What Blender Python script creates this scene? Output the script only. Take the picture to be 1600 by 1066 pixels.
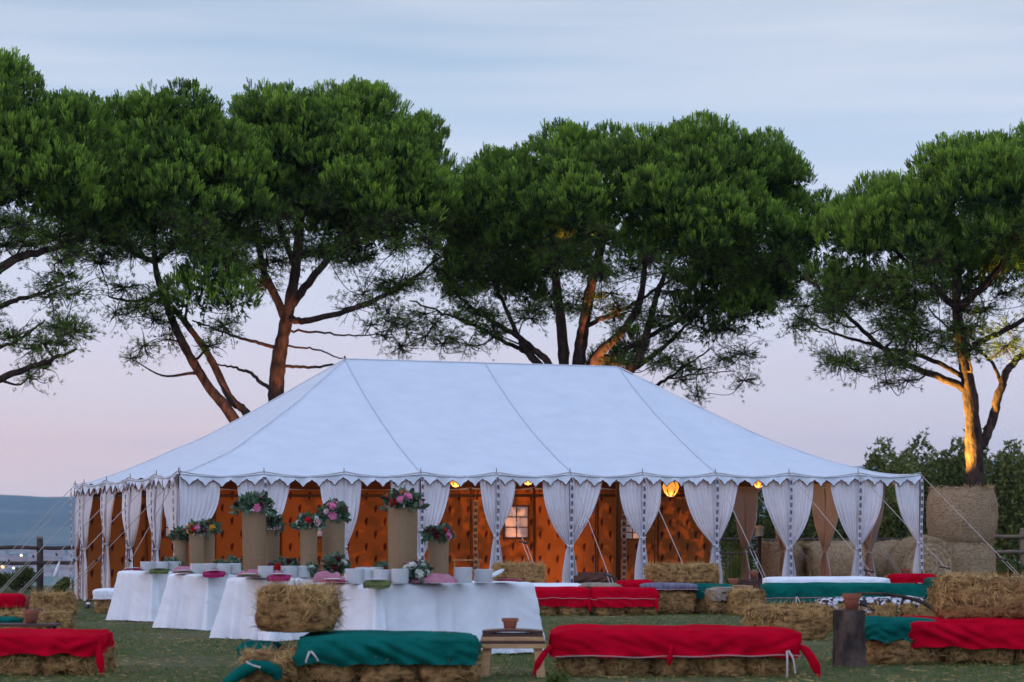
import bpy, math, random
import numpy as np
from math import sin, cos, pi, radians
from mathutils import Vector, noise as mn

# ------------------------------------------------------------------ camera, sky, sun, exposure
S = bpy.context.scene
for o in list(bpy.data.objects): bpy.data.objects.remove(o)
F, EYE, HY, CXP = 3778.0, 1.15, 850.0, 800.0        # focal length in px of the 1600 px photo, eye height, horizon row
cam = bpy.data.cameras.new('camera'); camo = bpy.data.objects.new('camera', cam)
S.collection.objects.link(camo); S.camera = camo
camo.location = (0, 0, EYE); camo.rotation_euler = (radians(90), 0, 0)
cam.sensor_width = 36; cam.lens = 85; cam.shift_y = (HY-533)/1600
cam.clip_start = .5; cam.clip_end = 40000
cam.dof.use_dof = True; cam.dof.focus_distance = 37; cam.dof.aperture_fstop = 3.2
S.view_settings.view_transform = 'Standard'; S.view_settings.look = 'None'
S.view_settings.exposure = 0.78; S.view_settings.gamma = 1; S.view_settings.use_curve_mapping = False

W = bpy.data.worlds.new('World'); S.world = W; W.use_nodes = True
nt = W.node_tree; N = nt.nodes; L = nt.links; N.clear()
wo = N.new('ShaderNodeOutputWorld'); bg = N.new('ShaderNodeBackground'); L.new(bg.outputs[0], wo.inputs[0])
bg.inputs[1].default_value = 1.0
tc = N.new('ShaderNodeTexCoord'); sx = N.new('ShaderNodeSeparateXYZ'); L.new(tc.outputs['Generated'], sx.inputs[0])
ramp = N.new('ShaderNodeValToRGB'); L.new(sx.outputs[2], ramp.inputs[0])
cr = ramp.color_ramp; cr.interpolation = 'B_SPLINE'
stops = [(0.0, (1.0, .58, .42)), (.03, (.86, .56, .46)), (.058, (.64, .51, .51)), (.095, (.48, .485, .58)), (.15, (.385, .465, .575)),
         (.20, (.27, .36, .475)), (.24, (.20, .285, .40)), (.45, (.22, .33, .50)), (1.0, (.26, .38, .60))]
cr.elements[0].position = 0; cr.elements[0].color = (*stops[0][1], 1); cr.elements[1].position = 1; cr.elements[1].color = (*stops[-1][1], 1)
for p, c in stops[1:-1]:
    e = cr.elements.new(p); e.color = (*c, 1)
# thin flat streaks of cloud
def mth(N, L, op, a, b=None, c=None, clamp=False):
    m = N.new('ShaderNodeMath'); m.operation = op; m.use_clamp = clamp
    for i, v in enumerate((a, b, c)):
        if v is None: continue
        if isinstance(v, (int, float)): m.inputs[i].default_value = v
        else: L.new(v, m.inputs[i])
    return m.outputs[0]
cm = N.new('ShaderNodeCombineXYZ')
L.new(mth(N, L, 'MULTIPLY', sx.outputs[0], 2.2), cm.inputs[0]); L.new(mth(N, L, 'MULTIPLY', sx.outputs[1], 1.5), cm.inputs[1])
L.new(mth(N, L, 'MULTIPLY', sx.outputs[2], 34), cm.inputs[2])
nz = N.new('ShaderNodeTexNoise'); nz.inputs['Scale'].default_value = 1.3; nz.inputs['Detail'].default_value = 5; nz.inputs['Roughness'].default_value = .5
L.new(cm.outputs[0], nz.inputs['Vector'])
mr = N.new('ShaderNodeMapRange'); L.new(nz.outputs[0], mr.inputs[0]); mr.inputs[1].default_value = .4; mr.inputs[2].default_value = .72
mx = N.new('ShaderNodeMix'); mx.data_type = 'RGBA'; L.new(mth(N, L, 'MULTIPLY', mr.outputs[0], .6), mx.inputs[0])
rt = N.new('ShaderNodeMix'); rt.data_type = 'RGBA'; rt.inputs[7].default_value = (.40, .44, .58, 1)      # the glow keeps to the left; cooler to the right
L.new(mth(N, L, 'MULTIPLY', mth(N, L, 'MULTIPLY_ADD', sx.outputs[0], 2.6, .35, clamp=True), mth(N, L, 'MULTIPLY_ADD', mth(N, L, 'ABSOLUTE', sx.outputs[2]), -6, .75, clamp=True)), rt.inputs[0])
L.new(ramp.outputs[0], rt.inputs[6]); L.new(rt.outputs[2], mx.inputs[6]); mx.inputs[7].default_value = (.54, .54, .58, 1)
# warm side of the sky, to the left
wl = mth(N, L, 'MULTIPLY', mth(N, L, 'POWER', mth(N, L, 'MAXIMUM', mth(N, L, 'MULTIPLY', sx.outputs[0], -1), 0), 2),
         mth(N, L, 'POWER', mth(N, L, 'SUBTRACT', 1, mth(N, L, 'ABSOLUTE', sx.outputs[2])), 5))
ad = N.new('ShaderNodeMix'); ad.data_type = 'RGBA'; ad.blend_type = 'ADD'
L.new(mth(N, L, 'MULTIPLY', wl, .8), ad.inputs[0]); L.new(mx.outputs[2], ad.inputs[6]); ad.inputs[7].default_value = (.75, .38, .30, 1)
# the whole side of the sky behind the camera, where the light comes from, is brighter
bk = N.new('ShaderNodeMix'); bk.data_type = 'RGBA'; L.new(mth(N, L, 'MAXIMUM', mth(N, L, 'MULTIPLY', sx.outputs[1], -1), 0), bk.inputs[0])
L.new(ad.outputs[2], bk.inputs[6]); bk.inputs[7].default_value = (.62, .76, 1.12, 1); L.new(bk.outputs[2], bg.inputs[0])

sun = bpy.data.lights.new('sun', 'SUN'); sun.energy = .28; sun.angle = radians(14); sun.color = (1, .62, .50)
suno = bpy.data.objects.new('sun', sun); S.collection.objects.link(suno)
suno.rotation_euler = Vector((.93, .30, -.20)).to_track_quat('-Z', 'Y').to_euler()   # last glow, low on the left behind the camera

S.render.engine = 'CYCLES'
S.cycles.max_bounces = 8; S.cycles.transparent_max_bounces = 8; S.cycles.volume_bounces = 0
HAZE = 1

# ------------------------------------------------------------------ helpers
rng = np.random.default_rng(7); random.seed(7)
COL = S.collection
def P(px, Z, z=0.0): return np.array([(px-CXP)/F*Z, Z, z])
def GZ(py): return F*EYE/(py-HY)                     # distance of a ground point seen at row py
def HT(py, Z): return EYE-(py-HY)/F*Z                # height of a point seen at row py and distance Z

def put(name, me, mat, parent=None, loc=None, kind=None):
    o = bpy.data.objects.new(name, me); COL.objects.link(o)
    if mat is not None and not me.materials: me.materials.append(mat)
    if parent is not None: o.parent = parent
    if loc is not None: o.location = tuple(loc)
    if kind: o['kind'] = kind
    return o
def off(parent):
    v = np.zeros(3); p = parent
    while p is not None:
        v += np.array(p.location); p = p.parent
    return v
def mesh(name, V, faces, smooth=True, uv=None, attr=None):
    """faces: int array (n,k) or list of tuples"""
    me = bpy.data.meshes.new(name); V = np.asarray(V, dtype=np.float32)
    if isinstance(faces, np.ndarray):
        n, k = faces.shape
        me.vertices.add(len(V)); me.vertices.foreach_set('co', V.ravel())
        me.loops.add(n*k); me.loops.foreach_set('vertex_index', faces.astype(np.int32).ravel())
        me.polygons.add(n); me.polygons.foreach_set('loop_start', np.arange(0, n*k, k, dtype=np.int32))
        me.update(calc_edges=True)
    else:
        me.from_pydata([tuple(map(float, v)) for v in V], [], [tuple(int(i) for i in f) for f in faces])
    if smooth: me.polygons.foreach_set('use_smooth', np.ones(len(me.polygons), dtype=bool))
    if uv is not None:
        l = me.uv_layers.new(name='UVMap'); idx = np.zeros(len(me.loops), dtype=np.int32); me.loops.foreach_get('vertex_index', idx)
        l.data.foreach_set('uv', np.asarray(uv, dtype=np.float32)[idx].ravel())
    if attr is not None:
        a = me.attributes.new('rnd', 'FLOAT', 'POINT'); a.data.foreach_set('value', np.asarray(attr, dtype=np.float32))
    me.update(); return me
def world(name, V, faces, mat, parent=None, kind=None, **k):
    V = np.asarray(V, dtype=float)
    if parent is not None: V = V-off(parent)
    return put(name, mesh(name, V, faces, **k), mat, parent, kind=kind)
def thing(name, label, cat, loc, rz=0, group=None):
    o = bpy.data.objects.new(name, None); COL.objects.link(o); o.empty_display_size = .1
    o.location = tuple(map(float, loc)); o.rotation_euler = (0, 0, rz); o['label'] = label; o['category'] = cat
    if group: o['group'] = group
    return o
def tag(o, label, cat, group=None):
    o['label'] = label; o['category'] = cat
    if group: o['group'] = group
    return o
def structure(o): o['kind'] = 'structure'; return o
def dup(root, loc, rz, label=None, scale=None):
    def cp(o, par):
        c = o.copy(); COL.objects.link(c)
        if par is not None: c.parent = par
        for ch in list(o.children): cp(ch, c)
        return c
    r = cp(root, None); r.location = tuple(map(float, loc)); r.rotation_euler = (0, 0, rz)
    if label: r['label'] = label
    if scale: r.scale = scale
    return r
def grid_faces(nr, nc, closed=False, base=0):
    i = np.arange(nr-1)[:, None]; j = np.arange(nc if closed else nc-1)[None, :]
    j2 = (j+1) % nc
    return (np.stack([i*nc+j+0*i, i*nc+j2, (i+1)*nc+j2, (i+1)*nc+j], -1).reshape(-1, 4)+base)
class MB:
    def __init__(s): s.V = []; s.F = []
    def add(s, V, Fc):
        b = len(s.V); s.V += [tuple(map(float, v)) for v in V]; s.F += [tuple(int(i)+b for i in f) for f in Fc]; return s
    def box(s, x0, x1, y0, y1, z0, z1, M=None, bev=0):
        V = [(x, y, z) for z in (z0, z1) for x, y in ((x0, y0), (x1, y0), (x1, y1), (x0, y1))]
        if M: V = [M(*v) for v in V]
        return s.add(V, [(3, 2, 1, 0), (4, 5, 6, 7), (0, 1, 5, 4), (1, 2, 6, 5), (2, 3, 7, 6), (3, 0, 4, 7)])
    def beam(s, p, q, w, h=None):
        h = h or w; p = Vector(p); q = Vector(q); d = (q-p).normalized()
        u = d.cross(Vector((0, 1, 0.01))).normalized(); v = d.cross(u)
        V = [tuple(b+u*a*w/2+v*c*h/2) for b in (p, q) for a, c in ((-1, -1), (1, -1), (1, 1), (-1, 1))]
        return s.add(V, [(3, 2, 1, 0), (4, 5, 6, 7), (0, 1, 5, 4), (1, 2, 6, 5), (2, 3, 7, 6), (3, 0, 4, 7)])
    def tube(s, pts, rad, n=8):
        V, Fc = tube(pts, rad, n); return s.add(V, Fc)
    def lathe(s, prof, n=24, c=(0, 0, 0)):
        V = [(c[0]+r*cos(2*pi*k/n), c[1]+r*sin(2*pi*k/n), c[2]+z) for r, z in prof for k in range(n)]
        return s.add(V, grid_faces(len(prof), n, True))
    def build(s, name, mat, parent=None, smooth=False, kind=None, loc=None, bevel=0, wc=False):
        V = np.array(s.V)
        if wc and parent is not None: V = V-off(parent)
        me = mesh(name, V, s.F, smooth=smooth)
        o = put(name, me, mat, parent, loc, kind)
        if bevel:
            m = o.modifiers.new('bevel', 'BEVEL'); m.width = bevel; m.segments = 2; m.limit_method = 'ANGLE'
        return o
def tube(pts, rad, n=8):
    pts = np.asarray(pts, dtype=float); m = len(pts)
    rad = np.full(m, rad) if np.isscalar(rad) else np.asarray(rad, dtype=float)
    T = np.gradient(pts, axis=0); T /= np.linalg.norm(T, axis=1)[:, None]+1e-9
    ref = np.array([0, 0, 1.]) if abs(T[:, 2]).mean() < .8 else np.array([1., 0, 0])
    U = np.cross(T, ref); U /= np.linalg.norm(U, axis=1)[:, None]+1e-9; Q = np.cross(T, U)
    a = np.arange(n)*2*pi/n
    V = pts[:, None]+rad[:, None, None]*(np.cos(a)[None, :, None]*U[:, None]+np.sin(a)[None, :, None]*Q[:, None])
    V = V.reshape(-1, 3); Fc = [tuple(f) for f in grid_faces(m, n, True)]
    Fc.append(tuple(range(n))[::-1]); Fc.append(tuple((m-1)*n+k for k in range(n)))
    return V, Fc
def spline(pts, n=12):
    pts = [np.asarray(p, float) for p in pts]; pp = [2*pts[0]-pts[1]]+pts+[2*pts[-1]-pts[-2]]; out = []
    for i in range(1, len(pp)-2):
        for k in range(n):
            t = k/n; a, b, c, d = pp[i-1], pp[i], pp[i+1], pp[i+2]
            out.append(.5*((2*b)+(c-a)*t+(2*a-5*b+4*c-d)*t*t+(3*b-a-3*c+d)*t**3))
    out.append(pts[-1]); return np.array(out)
def nz3(x, y, z=0.): return mn.noise(Vector((x, y, z)))
def norm(a): return a/(np.linalg.norm(a, axis=-1, keepdims=True)+1e-9)

# ------------------------------------------------------------------ materials
MC = {}
def material(name, col, col2=None, rough=.8, scale=5., detail=4, bump=0., bscale=None, stretch=(1, 1, 1), spec=.3, trans=0., rnd=None, metal=0,
             coord='Object', lo=.35, hi=.65, emit=None, sheen=0, dist=.02):
    if name in MC: return MC[name]
    m = bpy.data.materials.new(name); m.use_nodes = True; MC[name] = m
    t = m.node_tree; N = t.nodes; L = t.links
    b = N['Principled BSDF']; b.inputs['Roughness'].default_value = rough; b.inputs['Specular IOR Level'].default_value = spec
    b.inputs['Metallic'].default_value = metal
    if sheen: b.inputs['Sheen Weight'].default_value = sheen
    b.inputs['Base Color'].default_value = (*col, 1)
    out = N['Material Output']
    tc = N.new('ShaderNodeTexCoord'); mp = N.new('ShaderNodeMapping'); mp.inputs['Scale'].default_value = stretch
    L.new(tc.outputs[coord], mp.inputs[0])
    oi = N.new('ShaderNodeObjectInfo')
    va = N.new('ShaderNodeVectorMath'); va.operation = 'ADD'; L.new(mp.outputs[0], va.inputs[0]); L.new(oi.outputs['Random'], va.inputs[1])
    csrc = None
    if col2 is not None:
        nz = N.new('ShaderNodeTexNoise'); nz.inputs['Scale'].default_value = scale; nz.inputs['Detail'].default_value = detail
        nz.inputs['Roughness'].default_value = .6
        L.new(va.outputs[0], nz.inputs['Vector'])
        r = N.new('ShaderNodeMapRange'); r.inputs[1].default_value = lo; r.inputs[2].default_value = hi; L.new(nz.outputs[0], r.inputs[0])
        mx = N.new('ShaderNodeMix'); mx.data_type = 'RGBA'; mx.inputs[6].default_value = (*col, 1); mx.inputs[7].default_value = (*col2, 1)
        L.new(r.outputs[0], mx.inputs[0]); csrc = mx.outputs[2]
    if rnd is not None:
        a = N.new('ShaderNodeAttribute'); a.attribute_name = 'rnd'
        m2 = N.new('ShaderNodeMix'); m2.data_type = 'RGBA'; L.new(a.outputs['Fac'], m2.inputs[0])
        if csrc: L.new(csrc, m2.inputs[6])
        else: m2.inputs[6].default_value = (*col, 1)
        m2.inputs[7].default_value = (*rnd, 1); csrc = m2.outputs[2]
    if csrc: L.new(csrc, b.inputs['Base Color'])
    if bump:
        n2 = N.new('ShaderNodeTexNoise'); n2.inputs['Scale'].default_value = bscale or scale*3; n2.inputs['Detail'].default_value = 5
        L.new(va.outputs[0], n2.inputs['Vector'])
        bp = N.new('ShaderNodeBump'); bp.inputs['Strength'].default_value = bump; bp.inputs['Distance'].default_value = dist
        L.new(n2.outputs[0], bp.inputs['Height']); L.new(bp.outputs[0], b.inputs['Normal'])
    if trans:
        tr = N.new('ShaderNodeBsdfTranslucent'); ms = N.new('ShaderNodeMixShader'); ms.inputs[0].default_value = trans
        tr.inputs[0].default_value = (*col, 1)
        if csrc: L.new(csrc, tr.inputs[0])
        L.new(b.outputs[0], ms.inputs[1]); L.new(tr.outputs[0], ms.inputs[2]); L.new(ms.outputs[0], out.inputs[0])
    if emit:
        b.inputs['Emission Color'].default_value = (*emit[0], 1); b.inputs['Emission Strength'].default_value = emit[1]
    return m

straw = material('straw', (.085, .038, .014), (.50, .275, .105), rough=.9, scale=11, detail=8, bump=1, bscale=60, stretch=(1, 1, 2.2), spec=.1)
straw_dark = material('straw_weathered', (.20, .13, .07), (.34, .245, .14), rough=.95, scale=9, detail=8, bump=1, bscale=50, stretch=(1, 1, 3), spec=.1)
strand = material('straw_strand', (.20, .10, .032), rnd=(.74, .45, .16), rough=.7, spec=.2)
strand_d = material('straw_strand_weathered', (.22, .13, .06), rnd=(.56, .40, .21), rough=.8, spec=.2)
twine = material('twine', (.10, .07, .05), rough=.9)
red = material('red_cloth', (.42, .001, .012), (.54, .002, .020), rough=1, scale=3, bump=.35, bscale=40, spec=.02, )
teal = material('teal_cloth', (.003, .085, .068), (.005, .125, .10), rough=1, scale=3, bump=.35, bscale=40, spec=.03, )
white_cloth = material('white_cloth', (.84, .83, .85), (.80, .79, .82), rough=.85, scale=2, bump=.25, bscale=30, spec=.1)
sheer = material('sheer_curtain', (.88, .84, .86), (.82, .77, .80), rough=.9, scale=3, bump=.2, bscale=50, spec=.05, trans=.20)
canvas = material('canvas', (.72, .73, .77), (.63, .645, .69), rough=.85, scale=2.2, detail=7, bump=.25, bscale=60, stretch=(1, 1, 2.5), spec=.15, lo=.25, hi=.75)
seamm = material('canvas_seam', (.50, .51, .56), rough=.8)
lining = material('tent_lining', (.27, .10, .04), (.20, .075, .035), rough=.9, scale=4)
piping = material('maroon_piping', (.10, .03, .04), rough=.8)
pole_m = material('pole_wood', (.10, .055, .04), rough=.6)
trim = material('pale_trim', (.46, .24, .24), rough=.9)
rope_m = material('rope', (.45, .38, .34), rough=.9)
ropeT = material('white_tie', (.52, .46, .42), rough=.9)
toggle_m = material('dark_wood', (.035, .022, .02), rough=.6)
burlap = material('burlap', (.31, .20, .115), (.24, .15, .085), rough=.95, scale=60, detail=3, bump=.7, bscale=160, stretch=(1, 1, 1.6), spec=.05, dist=.006)
leaf = material('leaf', (.035, .075, .035), rnd=(.10, .17, .09), rough=.55, spec=.35)
leaf2 = material('grey_leaf', (.10, .16, .11), rnd=(.28, .34, .26), rough=.6)
plate_m = material('white_china', (.80, .80, .80), rough=.25, spec=.5)
magenta = material('magenta_napkin', (.26, .005, .07), (.33, .01, .09), rough=.8, scale=8)
olive = material('olive_napkin', (.07, .085, .025), (.11, .13, .04), rough=.8, scale=8)
pink_cloth = material('pink_cloth', (.46, .19, .24), (.38, .13, .18), rough=.85, scale=9, bump=.4, bscale=30)
terracotta = material('terracotta', (.36, .12, .07), (.27, .085, .05), rough=.85, scale=9, bump=.3, bscale=30)
soil = material('soil', (.03, .02, .015), rough=1)
wood_tan = material('oak_stave', (.62, .35, .16), (.46, .24, .11), rough=.7, scale=6, stretch=(.6, 8, 8), bump=.3, bscale=20)
wood_dark = material('stained_stave', (.065, .025, .022), (.10, .045, .035), rough=.6, scale=6, stretch=(.6, 8, 8), bump=.3, bscale=20)
wood_grey = material('grey_stave', (.38, .40, .44), (.26, .24, .25), rough=.7, scale=6, stretch=(.6, 8, 8), bump=.3, bscale=20)
fence_m = material('fence_wood', (.045, .03, .028), (.08, .055, .045), rough=.85, scale=5, bump=.5, bscale=30)
fence_l = material('pale_fence_wood', (.24, .17, .12), (.16, .11, .08), rough=.85, scale=5, bump=.5, bscale=30)
bark = material('pine_bark', (.105, .062, .046), (.022, .016, .015), rough=.95, scale=6, detail=8, bump=1, bscale=9, stretch=(1, 1, .45), spec=.1, dist=.08)
stump_m = material('stump_bark', (.13, .085, .065), (.018, .013, .012), rough=.95, scale=5, detail=8, bump=1, bscale=14, stretch=(1, 1, .5), dist=.05)
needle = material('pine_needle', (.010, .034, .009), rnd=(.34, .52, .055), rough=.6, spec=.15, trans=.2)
leafy = material('broad_leaf', (.03, .06, .016), rnd=(.24, .25, .055), rough=.6, spec=.25, trans=.15)
grassm = material('grass_blade', (.055, .12, .018), rnd=(.26, .22, .08), rough=.7, spec=.2, trans=.2)

# ------------------------------------------------------------------ ground, valley, hills
def sstep(a, b, x): t = np.clip((x-a)/(b-a), 0, 1); return t*t*(3-2*t)
def fbm(x, y, sc, oc=4, seed=0.):
    out = np.zeros(len(x))
    for i in range(len(x)): out[i] = mn.fractal(Vector((x[i]*sc+seed, y[i]*sc, seed*.37)), 1.0, 2.0, oc)
    return out
def terrain(x, y):
    r = np.hypot(x, y); az = np.arctan2(x, y)
    edge = 66+sstep(-2, 14, x)*75
    dd = np.where(y > 0, y-edge, r-120)
    h = -62*sstep(0, 900, np.maximum(dd, 0)*1.0) - 1.2*sstep(0, 25, dd)
    rise = sstep(5300, 8200, r)
    top = 128+60*sstep(-.2, .2, az)+60*sstep(.05, .25, az)
    nf = fbm(x, y, 1/1800., 6, 3.1); nf2 = fbm(x, y, 1/160., 3, 9.)
    h = h+rise*(top+62+nf*55)+rise*nf2*4*(r < 9500)+sstep(3800, 5600, r)*42
    h = h+sstep(100, 400, r)*(y > edge+20)*fbm(x, y, 1/260., 4, 5.)*5
    h += np.where(r < 90, fbm(x, y, 1/6., 3, 2.)*.018, 0)
    return h
rings = np.concatenate([np.linspace(.5, 80, 60), np.geomspace(84, 5200, 70)])
rings2 = np.concatenate([np.linspace(5200, 9500, 60), np.linspace(9550, 9700, 2)])
def disc(rs, na, amin=0, amax=2*pi, closed=True):
    a = np.linspace(amin, amax, na, endpoint=not closed)
    X = (rs[:, None]*np.sin(a)[None]).ravel(); Y = (rs[:, None]*np.cos(a)[None]).ravel()
    return np.stack([X, Y, terrain(X, Y)], -1), grid_faces(len(rs), na, closed)
gm = bpy.data.materials.new('ground'); gm.use_nodes = True
def ground_mat(m, far=False):
    t = m.node_tree; N = t.nodes; L = t.links; b = N['Principled BSDF']; b.inputs['Roughness'].default_value = .95; b.inputs['Specular IOR Level'].default_value = .1
    g = N.new('ShaderNodeNewGeometry')
    def noi(s, d=5, r=.6):
        n = N.new('ShaderNodeTexNoise'); n.inputs['Scale'].default_value = s; n.inputs['Detail'].default_value = d; n.inputs['Roughness'].default_value = r
        L.new(g.outputs['Position'], n.inputs['Vector']); return n.outputs[0]
    def mixc(f, a, bb):
        x = N.new('ShaderNodeMix'); x.data_type = 'RGBA'
        if isinstance(f, float): x.inputs[0].default_value = f
        else: L.new(f, x.inputs[0])
        for i, v in ((6, a), (7, bb)):
            if isinstance(v, tuple): x.inputs[i].default_value = (*v, 1)
            else: L.new(v, x.inputs[i])
        return x.outputs[2]
    def rg(v, a, bb):
        r = N.new('ShaderNodeMapRange'); r.inputs[1].default_value = a; r.inputs[2].default_value = bb; L.new(v, r.inputs[0]); return r.outputs[0]
    if not far:
        c = mixc(rg(noi(.35), .42, .62), (.055, .090, .024), (.20, .16, .075))
        c = mixc(rg(noi(5, 7, .7), .44, .62), c, (.22, .175, .095))
        c = mixc(rg(noi(60, 3), .3, .8), c, (.045, .06, .03))
        sxx = N.new('ShaderNodeSeparateXYZ'); L.new(g.outputs['Position'], sxx.inputs[0])
        v = N.new('ShaderNodeTexVoronoi'); v.inputs['Scale'].default_value = .009; L.new(g.outputs['Position'], v.inputs['Vector'])
        f = mixc(rg(noi(.012, 6), .45, .55), (.022, .04, .02), (.13, .13, .075))
        hsv = mixc(.35, f, v.outputs['Color']); f = mixc(.85, hsv, f)
        dd = N.new('ShaderNodeVectorMath'); dd.operation = 'LENGTH'; L.new(g.outputs['Position'], dd.inputs[0])
        c = mixc(rg(dd.outputs['Value'], 120, 500), c, f)
    else:
        c = mixc(rg(noi(.0016, 8, .65), .47, .56), (.018, .035, .018), (.15, .15, .09))
        c = mixc(rg(noi(.012, 4), .35, .75), c, (.02, .035, .02))
    L.new(c, b.inputs['Base Color'])
    bp = N.new('ShaderNodeBump'); bp.inputs['Strength'].default_value = .8; bp.inputs['Distance'].default_value = .03 if not far else 8
    L.new(noi(30 if not far else .02, 6), bp.inputs['Height']); L.new(bp.outputs[0], b.inputs['Normal'])
ground_mat(gm)
hm = bpy.data.materials.new('hills'); hm.use_nodes = True; ground_mat(hm, True)
V, Fc = disc(rings, 300)
V = np.vstack([V, [[0, 0, 0]]]); c0 = len(V)-1
me = mesh('ground', V, [tuple(f) for f in Fc]+[(c0, k, (k+1) % 300) for k in range(300)])
structure(put('ground', me, gm))
V, Fc = disc(rings2, 560); structure(put('hills', mesh('hills', V, Fc), hm))

if HAZE:
    hz = bpy.data.materials.new('haze'); hz.use_nodes = True; t = hz.node_tree; t.nodes.remove(t.nodes['Principled BSDF'])
    pv = t.nodes.new('ShaderNodeVolumePrincipled'); pv.inputs['Color'].default_value = (.56, .78, 1.0, 1); pv.inputs['Density'].default_value = .00010
    pv.inputs['Anisotropy'].default_value = .0
    t.links.new(pv.outputs[0], t.nodes['Material Output'].inputs['Volume'])
    MB().box(-9800, 9800, -9800, 9800, -90, 400).build('haze', hz, kind='stuff')

# ------------------------------------------------------------------ foliage generator
def blades(base, axis, length, n, spread, width, g, brush=False):
    """n thin triangles per base point, fanned about its axis"""
    M = len(base); b = np.repeat(base, n, 0); a = np.repeat(axis, n, 0); l = np.repeat(length, n)*g.uniform(.65, 1.1, M*n)
    r = norm(g.normal(size=(M*n, 3))); d = norm(a+r*spread)
    side = norm(np.cross(d, g.normal(size=(M*n, 3))))*width/2
    b = b+r*.02
    e = b+d*l[:, None]
    V = (np.stack([e-side, e+side, b], 1) if brush else np.stack([b-side, b+side, e], 1)).reshape(-1, 3)
    Fc = np.arange(M*n*3).reshape(-1, 3)
    return V, Fc
def sph(g, n, up=0.):
    d = norm(g.normal(size=(n*3, 3))); d = d[d[:, 2] > -1+up*2*g.random(n*3)][:n]
    return d
def connect(lobes, paths, g):
    """branches from the skeleton to each lobe, greedy; returns list of (pts,radii)"""
    pts = np.vstack([p for p, r in paths]); rad = np.concatenate([r for p, r in paths]); out = []
    root = pts[0]
    order = sorted(range(len(lobes)), key=lambda i: np.linalg.norm(lobes[i][0]-root))
    for i in order:
        c = lobes[i][0]; d = np.linalg.norm(pts-c, axis=1); dz = pts[:, 2]-c[2]
        cost = d+np.maximum(dz+.25*d, 0)*1.6 - .25*np.linalg.norm(pts[:, :2]-root[:2], axis=1)*0
        k = int(np.argmin(cost)); p0 = pts[k]; r0 = min(rad[k]*.62, .02+.022*d[k]); 
        mid = (p0+c)/2+np.array([0, 0, -.12*d[k]])+g.normal(size=3)*.10*d[k]
        q1 = p0*.6+mid*.4+g.normal(size=3)*.04*d[k]
        sp = spline([p0, q1, mid*.8+c*.2, c], 5); rr = np.linspace(r0, .012, len(sp))
        out.append((sp, rr)); pts = np.vstack([pts, sp[3:]]); rad = np.concatenate([rad, rr[3:]])
    return out
def join_tubes(lst, n=6):
    Vs, Fs, b = [], [], 0
    for p, r in lst:
        V, Fc = tube(p, r, n); Vs.append(V); Fs += [tuple(i+b for i in f) for f in Fc if len(f) == 4]; b += len(V)
    return np.vstack(Vs), np.array(Fs)

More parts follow.
